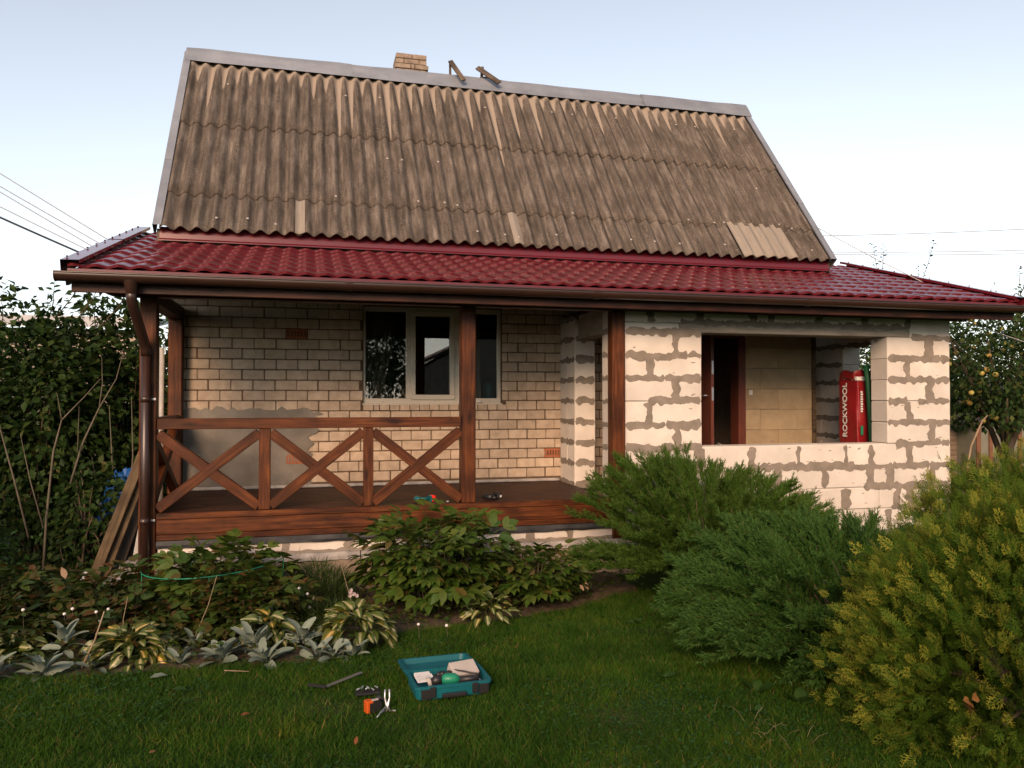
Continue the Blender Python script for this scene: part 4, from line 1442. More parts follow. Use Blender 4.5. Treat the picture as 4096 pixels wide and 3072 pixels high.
# ------------------------------------------------------------------ lawn and flower bed
EDGE = [(-8, 6.3), (-3, 6.15), (-1.7, 6.02), (-0.66, 5.95), (0.13, 5.82), (0.5, 6.05), (0.75, 6.55), (1.5, 6.75), (2.2, 7.05), (2.6, 7.2), (3.0, 7.5), (5.0, 7.6), (12, 7.7)]
def edge_y(x):
    return float(np.interp(x, [p[0] for p in EDGE], [p[1] for p in EDGE]))
def bed():
    xs_ = np.arange(-6, 3.3, .16)
    g = []
    fn = vnoise(55, .3)
    for x in xs_:
        e = edge_y(x)
        row = []
        for k in range(13):
            y = e - .05 + (8.42 - e) * k / 12
            row.append((x, y, gz(x, y) + .015 + (.03 if 0 < k < 12 else -.03) + .012 * fn(x * 2 + y * 3.1)))
        g.append(row)
    o = MB().sheet(g).build('flower_bed', M['soil'], smooth=True)
    o['kind'] = 'structure'
bed()

def gz_np(x, y):
    t = np.clip((y - 4.4) / 3.0, 0, 1)
    t = t * t * (3 - 2 * t)
    return 0.2 * (1 - t) + 0.012 * np.sin(x * 1.7 + y) + 0.01 * np.sin(y * 2.3 - x * 0.8)

def grass():
    N = 430000
    # denser towards the camera, where single blades show
    y = 2.6 + (8.0 - 2.6) * RNG.random(N) ** 1.25
    x = -2.9 + RNG.random(N) * 8.2
    ex = np.interp(x, [p[0] for p in EDGE], [p[1] for p in EDGE])
    keep = y < ex + RNG.normal(0, .07, N) + .06 * np.sin(x * 9) * np.sin(x * 23 + 1)
    # in the frame only (with a margin), judged on the ground
    d = y * math.cos(R(14.62)) + x * math.sin(R(14.62))
    u = (x * math.cos(R(14.62)) - y * math.sin(R(14.62))) / d
    keep &= (np.abs(u) < .78) & (d > 2.9)
    # thin trodden spots
    sp = np.sin(x * 2.1 + 1.3 * np.sin(y * 1.7)) * np.sin(y * 2.9 + 1.1 * np.sin(x * 2.3))
    keep &= RNG.random(N) > np.clip((sp - .55) * 1.6, 0, .75)
    x, y, sp = x[keep], y[keep], sp[keep]
    n = len(x)
    z = gz_np(x, y)
    patch = np.sin(x * 3.3 + y * 1.1) * np.sin(y * 3.9 - x * 1.4) + .6 * np.sin(x * 9 + 2) * np.sin(y * 8.3)
    h = (.018 + .016 * RNG.random(n)) * (1 + .4 * patch) + .008
    h = np.where(RNG.random(n) < .03, h * 1.9, h)
    az = RNG.random(n) * 2 * np.pi
    lean = RNG.random(n) ** .7 * 1.5
    w = .0018 + .0026 * RNG.random(n) ** 2 + .002 * (RNG.random(n) < .06)
    V = np.zeros((n, 3, 3))
    fx = RNG.random(n) * 2 * np.pi
    V[:, 0] = np.stack([x - w * np.cos(fx), y - w * np.sin(fx), z - .004], 1)
    V[:, 1] = np.stack([x + w * np.cos(fx), y + w * np.sin(fx), z - .004], 1)
    V[:, 2] = np.stack([x + h * lean * np.cos(az), y + h * lean * np.sin(az), z + h], 1)
    F = np.arange(n * 3).reshape(n, 3)
    o = np_mesh('lawn_grass', V, F, M['grass'])
    o['kind'] = 'stuff'
    tag(o, 'short dark green lawn grass in front of the flower bed', 'grass')
    # clover and small broad leaves among the grass
    n = 16000
    y = 2.9 + 3.2 * RNG.random(n)
    x = -2.3 + 7 * RNG.random(n)
    pt = np.sin(x * 1.9 + 1) * np.sin(y * 2.3 + x) > .1
    x, y = x[pt], y[pt]
    n = len(x)
    az = RNG.random(n) * 2 * np.pi
    dirs = np.stack([np.cos(az), np.sin(az), .15 + .3 * RNG.random(n)], 1)
    nr = np.stack([RNG.normal(0, .3, n), RNG.normal(0, .3, n), np.ones(n)], 1)
    V, F = scatter(*LEAF2, np.stack([x, y, gz_np(x, y) + .02 + .02 * RNG.random(n)], 1), frames(dirs, nr), .016 + .014 * RNG.random(n))
    o = np_mesh('clover_leaves', V, F, M['clover'])
    o['kind'] = 'stuff'
    tag(o, 'small clover leaves scattered through the lawn', 'clover')
grass()

def ground_cover():
    """dark low leaves between the bed plants and under the hedge"""
    n = 26000
    x = -5 + 8.4 * RNG.random(n)
    y = 6.0 + 6.5 * RNG.random(n)
    ex = np.interp(x, [p[0] for p in EDGE], [p[1] for p in EDGE])
    ok = (y > ex) & ((y < 8.25) | (x < -1.75))
    ok &= ~((x > 0.35) & (y > 7.9) & (x < 3.3) & (RNG.random(n) < .75))
    x, y = x[ok], y[ok]
    n = len(x)
    az = RNG.random(n) * 2 * np.pi
    dirs = np.stack([np.cos(az), np.sin(az), -.2 + .7 * RNG.random(n)], 1)
    nr = np.stack([RNG.normal(0, .5, n), RNG.normal(-.3, .4, n), np.ones(n)], 1)
    V, F = scatter(*LEAF2, np.stack([x, y, gz_np(x, y) + .03 + .13 * RNG.random(n) ** 1.5], 1), frames(dirs, nr), .03 + .045 * RNG.random(n))
    o = np_mesh('low_ground_cover', V, F, M['peony_dark'])
    o['kind'] = 'stuff'
    tag(o, 'low dark ground cover between the flower bed plants', 'ground cover')
ground_cover()

# ------------------------------------------------------------------ leafy shrubs and trees
def fibonacci(n):
    i = np.arange(n) + .5
    ph = np.arccos(1 - 2 * i / n)
    th = np.pi * (1 + 5 ** .5) * i
    return np.stack([np.cos(th) * np.sin(ph), np.sin(th) * np.sin(ph), np.cos(ph)], 1)

def crown_points(center, rad, n_clump, per, spread, flat=.8, shell=.55, seed=1):
    """leaf positions in clumps through an ellipsoid: leaves bunch round twig ends so gaps stay open"""
    g = np.random.default_rng(seed)
    d = fibonacci(n_clump) + g.normal(0, .25, (n_clump, 3))
    d /= np.linalg.norm(d, axis=1, keepdims=True)
    r = shell + (1.05 - shell) * g.random((n_clump, 1))
    c = np.asarray(center) + d * r * np.asarray(rad)
    P = np.repeat(c, per, axis=0) + g.normal(0, spread, (n_clump * per, 3)) * np.array([1, 1, flat])
    D = np.repeat(d, per, axis=0) + g.normal(0, .6, (n_clump * per, 3))
    return c, P, D, g

def leafy(name, parent, P, D, g, size, mat, templ=LEAF2, droop=.35, zmin=0.05):
    k = P[:, 2] > zmin
    P, D = P[k], D[k]
    n = len(P)
    D = D.copy()
    D[:, 2] -= droop
    nr = np.stack([g.normal(0, .5, n), g.normal(-.35, .5, n), np.ones(n) * .8], 1)
    V, F = scatter(*templ, P, frames(D, nr), size * (.5 + .85 * g.random(n)))
    o = np_mesh(name, V, F, mat, parent)
    return o

def stems(name, parent, base, tips, mat, r0, r1, bend=.12, n=6, seed=3, sub=0):
    rr = random.Random(seed)
    m = MB()
    base = Vector(base)
    for t in tips:
        t = Vector(t)
        b = base + Vector((rr.uniform(-.12, .12), rr.uniform(-.12, .12), 0))
        mid = b.lerp(t, .5) + Vector((rr.uniform(-bend, bend), rr.uniform(-bend, bend), rr.uniform(0, bend)))
        pts = []
        for i in range(6):
            u = i / 5
            pts.append(b * (1 - u) ** 2 + mid * 2 * u * (1 - u) + t * u * u)
        m.tube(pts, [r0 + (r1 - r0) * i / 5 for i in range(6)], n)
        for s_ in range(sub):
            i = rr.randint(2, 4)
            q = Vector(pts[i])
            e = q + (t - b).normalized() * rr.uniform(.15, .4) + Vector((rr.uniform(-.3, .3), rr.uniform(-.3, .3), rr.uniform(.1, .3)))
            m.tube([q, q.lerp(e, .5) + Vector((0, 0, .03)), e], [r0 * .5, r0 * .35, r1 * .5], 5)
    return m.build(name, mat, parent, smooth=True)

def shrub(label, base, h, rx, ry, seed, clumps=170, per=26, size=.115, mat=None, group='leafy shrubs along the left hedge', cz=.58, name='leafy_shrub', low=True):
    t = thing(name, label, 'shrub', base, group)
    c, P, D, g = crown_points((base[0], base[1], base[2] + h * cz), (rx, ry, h * .44), clumps, per, .13, seed=seed, shell=.35)
    if low:
        c2, P2, D2, _ = crown_points((base[0], base[1], base[2] + h * .22), (rx * .8, ry * .8, h * .22), clumps // 4, per, .12, seed=seed + 1, shell=.3)
        P = np.concatenate([P, P2]); D = np.concatenate([D, D2])
    leafy('foliage', t, P, D, g, size, mat or M['lilac'])
    tips = [tuple(c[i]) for i in np.random.default_rng(seed).choice(len(c), 14, replace=False)]
    stems('stems', t, base, tips, M['bark'], .018, .006, seed=seed)
    return t
shrub('broad dark green shrub at the far left edge of the garden', (-4.55, 10.6, 0), 2.95, .95, .8, 21)
shrub('tall dark green shrub with heart-shaped leaves under the left end of the eaves', (-3.25, 11.0, 0), 3.35, .85, .7, 22, clumps=210)
shrub('dark shrub growing just left of the porch post behind the downpipe', (-2.45, 11.6, 0), 3.2, .72, .7, 23)
shrub('shrub seen between the porch posts behind the side railing', (-1.95, 13.2, 0), 3.3, .8, .8, 24, clumps=150)
shrub('lower shrub in front of the hedge at the left edge', (-3.75, 9.3, 0), 1.35, .55, .5, 25, clumps=90, size=.07)
shrub('distant shrub filling the gap behind the left hedge', (-4.2, 14.0, 0), 3.1, 1.5, .8, 26, clumps=190, per=30)
shrub('low sparse shrub in front of the blue tarpaulin', (-2.42, 10.0, 0), 1.25, .4, .3, 28, clumps=42, per=24, size=.09)
shrub('bushy green plant at the left edge beside the flower bed', (-3.1, 8.2, 0), .85, .4, .35, 27, clumps=50, per=26, size=.075, mat=M['weed'], low=False)
# leafy shoots that stand out above the hedge against the sky
def shoots(label, spots, seed, mat, leaf=.085):
    t = thing('leafy_shoot', label, 'shoot', spots[0][0])
    rr = np.random.default_rng(seed)
    m = MB()
    P, D = [], []
    for (a, b) in spots:
        a, b = Vector(a), Vector(b)
        m.tube([a, a.lerp(b, .5) + Vector((.03, 0, .02)), b], [.008, .006, .003], 5)
        L = (b - a).length
        for k in range(int(L / .035)):
            u = (k + .5) / (L / .035)
            P.append(a.lerp(b, u)); az = k * 2.4
            D.append((math.cos(az), math.sin(az) * .6, .35))
    P, D = np.array([tuple(p) for p in P]), np.array(D)
    m.build('stems', M['bark'], t)
    leafy('foliage', t, P, D, rr, leaf, mat, templ=LEAF8, droop=.1)
shoots('leafy shoots of the left hedge standing up against the sky', [((-3.1, 10.9, 2.9), (-3.0, 10.8, 3.42)), ((-3.0, 10.9, 3.0), (-2.72, 10.8, 3.38)), ((-2.75, 10.9, 3.0), (-2.52, 10.8, 3.33)), ((-3.2, 10.9, 2.8), (-3.22, 10.8, 3.2)), ((-2.5, 10.9, 2.9), (-2.2, 10.8, 3.24))], 5, M['lilac'], .11)
shoots('single leafy shoot above the hedge at the far left edge', [((-3.62, 10.9, 2.7), (-3.58, 10.8, 3.26)), ((-3.85, 10.9, 2.6), (-3.8, 10.8, 3.02))], 6, M['lilac'], .1)
# bare pale branches in front of the hedge
def bare(label, base, brs, r=.014):
    t = thing('bare_branches', label, 'branches', base, 'bare stems before the hedge')
    for (pts, r0) in brs:
        m = MB(); m.tube(pts, [r0 * (1 - .75 * i / (len(pts) - 1)) for i in range(len(pts))], 6)
        m.build('branch', M['twig'], t, smooth=True)
bare('forked pale bare branch standing before the hedge', (-2.95, 9.6, 0), [
    ([(-2.75, 9.6, 0), (-2.72, 9.6, .7), (-2.66, 9.6, 1.4), (-2.58, 9.6, 1.75), (-2.36, 9.6, 2.0), (-2.2, 9.6, 2.2)], .016),
    ([(-2.58, 9.6, 1.75), (-2.63, 9.6, 2.05)], .009),
    ([(-2.5, 9.65, 1.05), (-2.38, 9.65, 1.5), (-2.22, 9.65, 1.88), (-2.05, 9.65, 2.2), (-1.98, 9.65, 2.5)], .014),
    ([(-2.22, 9.65, 1.88), (-2.19, 9.65, 2.15), (-2.2, 9.65, 2.45)], .009),
    ([(-2.42, 9.6, 1.4), (-2.41, 9.6, 1.9)], .007)])
bare('slanting pale stem leaning left at the far left of the hedge', (-2.9, 9.5, .2), [([(-2.86, 9.5, .5), (-3.0, 9.5, 1.1), (-3.15, 9.5, 1.7), (-3.3, 9.5, 2.1)], .013), ([(-2.72, 9.5, .6), (-2.85, 9.5, 1.1), (-2.95, 9.5, 1.6)], .01)])
bare('brown upright stems in the hedge near the blue tarpaulin', (-2.2, 10.2, 0), [([(-2.12, 10.2, .5), (-2.2, 10.2, 1.2), (-2.24, 10.2, 1.9)], .014), ([(-2.02, 10.2, .6), (-1.98, 10.2, 1.3), (-2.0, 10.2, 2.0)], .014), ([(-2.3, 10.2, .5), (-2.42, 10.2, 1.3)], .01)])

def apple(parent, p, r):
    o = bpy.data.objects.new('apple', APPLE)
    o.location = p
    o.scale = (r, r, r * .92)
    o.rotation_euler = (random.uniform(-.4, .4), random.uniform(-.4, .4), random.uniform(0, 6))
    return link(o, parent)
_m = MB()
pr_ = [(0.0, .78), (.25, .93), (.6, .86), (.92, .4), (1.0, 0), (.9, -.45), (.6, -.82), (.25, -.95), (0.0, -.86)]
_m.sheet([[(r * math.cos(a * math.pi / 5), r * math.sin(a * math.pi / 5), z) for a in range(11)] for (r, z) in pr_])
_o = _m.build('apple', M['apple'], smooth=True)
APPLE = _o.data
bpy.data.objects.remove(_o)

def tree(name, label, base, h, rad, seed, mat, clumps, per, size, trunk=.11, cz=.62, cat='tree', group=None, spread=.16, apples=0, zr=.42, lo=1.0):
    t = thing(name, label, cat, base, group)
    ctr = (base[0], base[1], base[2] + h * cz)
    c, P, D, g = crown_points(ctr, (rad, rad, h * zr), clumps, per, spread, seed=seed, shell=.4)
    leafy('crown', t, P, D, g, size, mat, droop=.4, zmin=base[2] + lo)
    rr = random.Random(seed)
    m = MB()
    top = Vector((base[0] + rr.uniform(-.2, .2), base[1], base[2] + h * .55))
    m.tube([base, Vector(base).lerp(top, .5) + Vector((.06, 0, 0)), top], [trunk, trunk * .8, trunk * .5], 10)
    for i in g.choice(len(c), 22, replace=False):
        q = Vector(c[i]); a = Vector(base).lerp(top, rr.uniform(.45, 1))
        m.tube([a, a.lerp(q, .5) + Vector((0, 0, .12)), q], [trunk * .4, trunk * .25, .012], 6)
    m.build('trunk', M['bark'], t, smooth=True)
    if apples:
        d = c - np.array(ctr)
        front = np.where((d[:, 1] < .3) | (d[:, 0] < .1))[0]
        for i in g.choice(front, apples, replace=len(front) < apples):
            p = c[i] + g.normal(0, .12, 3)
            if p[2] < lo + .1: continue
            apple(t, tuple(p), rr.uniform(.034, .046))
    return t
tree('apple_tree', 'apple tree full of yellow-red apples right of the block annex', (10.5, 9.9, 0), 3.4, 1.45, 41, M['apleaf'], 260, 40, .085, apples=90, lo=1.5, cz=.7, zr=.29)
tree('apple_tree', 'second apple tree partly hidden behind the right wall corner', (12.6, 14.6, 0), 3.9, 1.5, 42, M['apleaf'], 200, 40, .085, apples=40, lo=1.6, cz=.66, zr=.33)
shoots('thin leafy shoots of the apple tree above the right end of the red roof', [((10.75, 10.0, 3.0), (10.78, 9.9, 4.05)), ((10.75, 10.0, 3.3), (10.45, 9.9, 3.62)), ((10.8, 10.0, 3.1), (11.05, 9.9, 3.75)), ((10.9, 10.0, 2.9), (11.2, 9.9, 3.95)), ((11.0, 10.0, 2.9), (10.95, 9.9, 3.6)), ((10.6, 10.0, 2.9), (10.3, 9.9, 3.3)), ((10.75, 10.0, 3.4), (11.0, 9.9, 4.0))], 7, M['apleaf'], .07)
shoots('leaf tips of a tree just above the red roof right of the old roof', [((12.0, 14.5, 4.4), (12.05, 14.4, 5.35)), ((11.95, 14.5, 4.4), (11.75, 14.4, 5.3)), ((13.0, 14.5, 4.3), (13.35, 14.4, 5.45)), ((13.0, 14.5, 4.3), (12.9, 14.4, 4.9))], 8, M['apleaf'], .085)
tree('far_tree', 'dark tree behind the garden shed at the right edge', (21, 19, 0), 5.0, 2.6, 43, M['farleaf'], 150, 40, .13, group='trees behind the garden', spread=.3, lo=.6)
tree('far_tree', 'distant tree behind the left hedge', (-9, 20, 0), 4.3, 2.6, 44, M['farleaf'], 150, 40, .13, group='trees behind the garden', spread=.3, lo=.4)
tree('far_tree', 'dark tree seen under the right eaves behind the apple trees', (15.5, 19, 0), 4.2, 2.4, 45, M['farleaf'], 150, 40, .13, group='trees behind the garden', spread=.3, lo=.3)

# ------------------------------------------------------------------ junipers: arching plumes
def juniper(label, base, plumes, seed, mat, twlen=.035):
    """plumes: list of (tip point, start fraction); each is an arching branch clothed in fine side shoots"""
    g = np.random.default_rng(seed)
    t = thing('spreading_juniper', label, 'juniper', base, 'spreading junipers in front of the annex')
    VV, TT = [], []
    m = MB()
    B = np.asarray(base, float)
    for tip in plumes:
        tip = np.asarray(tip, float)
        b = B + np.array([g.normal(0, .1), g.normal(0, .1), 0.02])
        span = tip - b
        mid = b + span * .5 + np.array([0, 0, .16 * np.linalg.norm(span)])
        n_s = 34
        u = np.linspace(0, 1, n_s)[:, None]
        path = b * (1 - u) ** 2 + mid * 2 * u * (1 - u) + tip * u * u
        path[:, 2] += .015 * np.sin(u[:, 0] * 9 + g.random() * 6)
        m.tube([tuple(p) for p in path[::6]], [.012 * (1 - .85 * k / max(1, len(path[::6]) - 1)) for k in range(len(path[::6]))], 4, cap=False)
        L = np.linalg.norm(span)
        # side shoots
        for k in range(int(66 + 26 * L)):
            uu = .34 + .66 * g.random() ** .72
            i = uu * (n_s - 1)
            i0 = int(min(i, n_s - 2))
            p = path[i0] + (path[i0 + 1] - path[i0]) * (i - i0)
            ax = path[i0 + 1] - path[i0]
            ax /= np.linalg.norm(ax)
            off = g.normal(0, 1, 3)
            off -= ax * off.dot(ax)
            off /= np.linalg.norm(off)
            off[2] = off[2] * .6 + .25
            d = ax * 1.0 + off * g.uniform(.45, .9)
            d /= np.linalg.norm(d)
            sl = g.uniform(.06, .17) * (1.15 - .55 * uu)
            nt = 15
            w = np.linspace(.1, 1, nt)[:, None]
            q = p + d * sl * w + np.array([0, 0, .018]) * w ** 2
            dd = g.normal(0, 1, (nt, 3))
            dd -= d * (dd @ d)[:, None]
            dd /= np.linalg.norm(dd, axis=1, keepdims=True)
            td = d * .95 + dd * .55
            td /= np.linalg.norm(td, axis=1, keepdims=True)
            side = np.cross(td, g.normal(0, 1, (nt, 3)))
            side /= np.linalg.norm(side, axis=1, keepdims=True)
            ln = twlen * g.uniform(.6, 1.25, (nt, 1))
            wd = .0034
            tri = np.stack([q - side * wd, q + side * wd, q + td * ln], 1)
            VV.append(tri)
            tp = np.clip((uu - .55) * 1.1, 0, .6) * w[:, 0]
            TT.append(np.stack([tp * .4, tp * .4, np.minimum(1, tp + .12)], 1))
    V = np.concatenate(VV).reshape(-1, 3)
    T = np.concatenate(TT).reshape(-1)
    np_mesh('foliage', V, np.arange(len(V)).reshape(-1, 3), mat, t, attr=T)
    m.build('branches', M['bark'], t)
    return t
def plume_set(base, cx, cy, rx, ry, zf, n, seed, inner=.35, yb=0.0):
    g = np.random.default_rng(seed)
    out = []
    for i in range(n):
        a = i * 2.39996 + g.normal(0, .15)
        r = inner + (1 - inner) * math.sqrt((i + .5) / n)
        x = cx + rx * r * math.cos(a)
        y = cy + ry * r * math.sin(a) + yb * r
        out.append((x, y, zf(x, y, r) + g.normal(0, .05)))
    return out
b1 = (3.95, 7.25, gz(3.95, 7.25))
def zf1(x, y, r):
    sk = float(np.interp(x, [2.45, 2.7, 3.0, 3.5, 3.95, 4.4, 4.9, 5.3, 5.55], [.80, .98, 1.16, 1.30, 1.30, 1.22, 1.10, .92, .72]))
    return .18 + (sk - .18) * (1 - .62 * max(0, (r - .5) / .5) * (y < 7.35)) * (1 if y > 7.1 else .86)
pl1 = plume_set(b1, 4.02, 7.2, 1.58, .95, zf1, 200, 61)
# low tiers in front
pl1 += [(4.0 + 1.35 * math.cos(a), 7.1 + .95 * math.sin(a), .32 + .25 * random.random()) for a in np.linspace(math.pi * .95, math.pi * 2.05, 46)]
juniper('large feathery green juniper standing close against the block annex', b1, pl1, 62, M['juniper'])
b2 = (3.62, 4.72, gz(3.62, 4.72))
def zf2(x, y, r):
    sk = float(np.interp(x, [2.4, 2.7, 3.0, 3.4, 3.8, 4.3, 4.8], [.55, .70, .84, .98, 1.0, .95, .75]))
    return .3 + (sk - .3) * (1 - .55 * max(0, (r - .5) / .5) * (y < 4.95))
pl2 = plume_set(b2, 3.58, 4.92, 1.22, .95, zf2, 180, 63)
pl2 += [(3.6 + 1.15 * math.cos(a), 4.66 + .95 * math.sin(a), .28 + .26 * random.random()) for a in np.linspace(math.pi * .85, math.pi * 1.95, 46)]
juniper('bluish green feathery juniper in front, between the lawn and the golden thuja', b2, pl2, 64, M['juniper2'])

# ------------------------------------------------------------------ golden thuja: flat fans with yellow tips
def fan_template(seed):
    g = random.Random(seed)
    V, F, T = [], [], []
    def quad(a, b, w0, w1, t0, t1):
        a, b = np.array(a, float), np.array(b, float)
        d = b - a
        s = np.array([-d[1], d[0], 0]); s /= np.linalg.norm(s) + 1e-9
        o = len(V)
        m_ = a + d * .55 + np.array([0, 0, g.uniform(-.01, .02)])
        V.extend([a - s * w0 * .6, a + s * w0 * .6, m_ + s * w0, b, m_ - s * w0])
        T.extend([t0, t0, (t0 + t1) / 2, t1, (t0 + t1) / 2])
        F.extend([(o, o + 1, o + 2), (o, o + 2, o + 4), (o + 2, o + 3, o + 4)])
    def lobe(a, b, w0, t0, t1):
        a, b = np.array(a, float), np.array(b, float)
        d = b - a
        s = np.array([-d[1], d[0], 0]); s /= np.linalg.norm(s) + 1e-9
        o = len(V)
        V.extend([a - s * w0, a + s * w0, b]); T.extend([t0, t0, t1]); F.append((o, o + 1, o + 2))
    quad((0, 0, 0), (1.0, 0, -.08), .016, .012, 0, .9)
    for i in range(6):
        x = .10 + .145 * i + g.uniform(-.02, .02)
        for s in (1, -1):
            if g.random() < .12: continue
            L = .52 * (1 - .6 * (i / 5) ** 1.1) * g.uniform(.75, 1.15) * (.75 if i == 0 else 1)
            b0 = np.array([x + .05 * (s > 0), 0, -.03 * x])
            an = g.uniform(.5, .85)
            dr = np.array([math.cos(an), s * math.sin(an), g.uniform(-.12, .16)])
            quad(b0, b0 + dr * L, .018, .013, .1, .95)
            for j in range(3):
                u = .3 + .27 * j
                q = b0 + dr * L * u
                s2 = 1 if (j % 2) else -1
                a2 = an * s + s2 * g.uniform(.55, .9)
                d2 = np.array([math.cos(a2), math.sin(a2), g.uniform(-.15, .2)])
                lobe(q, q + d2 * L * (.42 - .08 * j) * g.uniform(.8, 1.2), .022, .25, 1.0)
    return np.array(V), np.array(F), np.array(T)
FANS = [fan_template(i) for i in range(4)]

def thuja(label, base, ctr, rad, n, seed, size=.10, boughs=230):
    g = np.random.default_rng(seed)
    t = thing('golden_thuja', label, 'thuja', base, 'golden thujas at the right edge')
    d = fibonacci(int(boughs * 1.15))
    d = d[d[:, 2] > -.8]
    d = d + g.normal(0, .09, d.shape)
    d /= np.linalg.norm(d, axis=1, keepdims=True)
    dd = d.copy()
    low = d[:, 2] < 0                       # the skirt hangs almost straight down
    hxy = np.linalg.norm(d[:, :2], axis=1)
    f = np.where(low, np.minimum(1 / np.maximum(hxy, .3), 1.5) * .97, 1.0 - .32 * np.maximum(d[:, 2], 0))
    dd[:, 0] *= f; dd[:, 1] *= f
    r = g.choice([.72, .86, .97, 1.06], len(d), p=[.2, .27, .33, .2]) + g.normal(0, .045, len(d))
    cen = np.asarray(ctr) + dd * r[:, None] * np.asarray(rad)
    per = int(n / len(cen))
    P = np.repeat(cen, per, axis=0)
    D0 = np.repeat(d, per, axis=0)
    depth = np.repeat(r, per)
    u_ = g.random(len(P))
    P = P + g.normal(0, .07, P.shape) - D0 * (.16 * u_[:, None])
    up = np.array([0, 0, 1.0])
    D = D0 * .8 + up * g.uniform(.15, .75, (len(P), 1)) + g.normal(0, .33, P.shape)
    nr = np.cross(D, up) * g.choice([-1, 1], (len(P), 1)) * .7 + D0 * .9 + g.normal(0, .45, P.shape)
    fr_ = frames(D, nr)
    layer = np.where((u_ < .55) & (depth > .9), .3, .9)
    k = P[:, 2] > base[2] + .03
    P, fr_, layer = P[k], fr_[k], layer[k]
    N = len(P)
    VV, FF, TT, off = [], [], [], 0
    pick = g.integers(0, 4, N)
    for q in range(4):
        k = pick == q
        n_ = int(k.sum())
        fv, ff, ft = FANS[q]
        V, F = scatter(fv, ff, P[k], fr_[k], size * (.7 + .6 * g.random(n_)))
        VV.append(V); FF.append(F + off); off += len(V)
        TT.append(np.clip(ft[None] ** 2.2 * (.12 + 1.2 * g.random((n_, 1)) ** 1.1) * np.where(layer[k] < .62, 1.0, .22)[:, None], 0, 1).ravel())
    np_mesh('foliage', np.concatenate(VV), np.concatenate(FF), M['thuja'], t, attr=np.concatenate(TT))
    m = MB()
    for i in g.choice(N, 40, replace=False):
        q = Vector(P[i]); b = Vector(base)
        m.tube([b + Vector((g.normal(0, .05), g.normal(0, .05), 0)), b.lerp(q, .5) + Vector((0, 0, .1)), q], [.016, .01, .004], 5, cap=False)
    m.build('branches', M['bark'], t)
    return t
thuja('large golden yellow-green thuja in the right foreground', (3.9, 3.45, .2), (3.9, 3.45, .66), (1.04, .95, .74), 14500, 71, boughs=380)
thuja('second golden thuja rising behind at the right edge', (4.95, 4.75, .2), (5.05, 4.75, .84), (.78, .75, .68), 5600, 72, boughs=170)

# ------------------------------------------------------------------ flower bed plants
def leaf_me(name, pts, tris, mat, uv=None):
    me = bpy.data.meshes.new(name)
    me.from_pydata([tuple(p) for p in pts], [], tris)
    if uv is not None:
        l = me.uv_layers.new(name='UVMap')
        for lp in me.loops:
            l.data[lp.index].uv = uv[lp.vertex_index]
    shade(me, True)
    me.materials.append(mat)
    return me

def compound_leaf(seed, mat):
    """peony leaf: petiole and nine pointed leaflets in threes"""
    g = np.random.default_rng(seed)
    V, F = [], []
    def leaflet(p, d, L, w):
        d = np.array(d, float); d /= np.linalg.norm(d)
        s = np.cross([0, 0, 1.0], d); s /= np.linalg.norm(s)
        nn = np.cross(d, s)
        o = len(V)
        for q in LEAF8[0]:
            V.append(np.array(p) + d * q[0] * L + s * q[1] * L * w * 1.05 + nn * (q[2] * L * .9 - .12 * L * q[0] ** 2))
        F.extend([tuple(i + o for i in f) for f in LEAF8[1]])
    def stalk(a, b, r=.0028):
        a, b = np.array(a), np.array(b)
        o = len(V)
        s = np.array([0, r, 0]); s2 = np.array([0, 0, r])
        V.extend([a - s, a + s, b + s2, a + s2])
        F.extend([(o, o + 1, o + 2), (o, o + 3, o + 2)])
    for k, an in enumerate((0, .75, -.75)):
        d = np.array([math.cos(an), math.sin(an), .12])
        st = np.array([.10 if k else .13, 0, .02])
        e = st + d * (.055 if k else .07)
        stalk((0, 0, 0), st)
        stalk(st, e)
        for j, bn in enumerate((0, .62, -.62)):
            dd = [math.cos(an + bn + g.normal(0, .1)), math.sin(an + bn), .05 + g.normal(0, .15)]
            leaflet(e, dd, (.105 if j == 0 else .088) * g.uniform(.9, 1.12), .95)
    return leaf_me('leaf', V, F, mat)
PEO = {m_: [compound_leaf(80 + i, M[m_]) for i in range(6)] for m_ in ('peony', 'peony_dark')}

def orient(o, p, d, roll=0.0, sc=1.0):
    d = Vector(d).normalized()
    up = Vector((0, 0, 1))
    s = up.cross(d)
    if s.length < 1e-3: s = Vector((0, 1, 0))
    s.normalize()
    n = d.cross(s)
    Mx = Matrix(((d.x, s.x, n.x), (d.y, s.y, n.y), (d.z, s.z, n.z))).to_4x4()
    o.matrix_basis = Matrix.Translation(p) @ Mx @ Matrix.Rotation(roll, 4, 'X') @ Matrix.Scale(sc, 4)

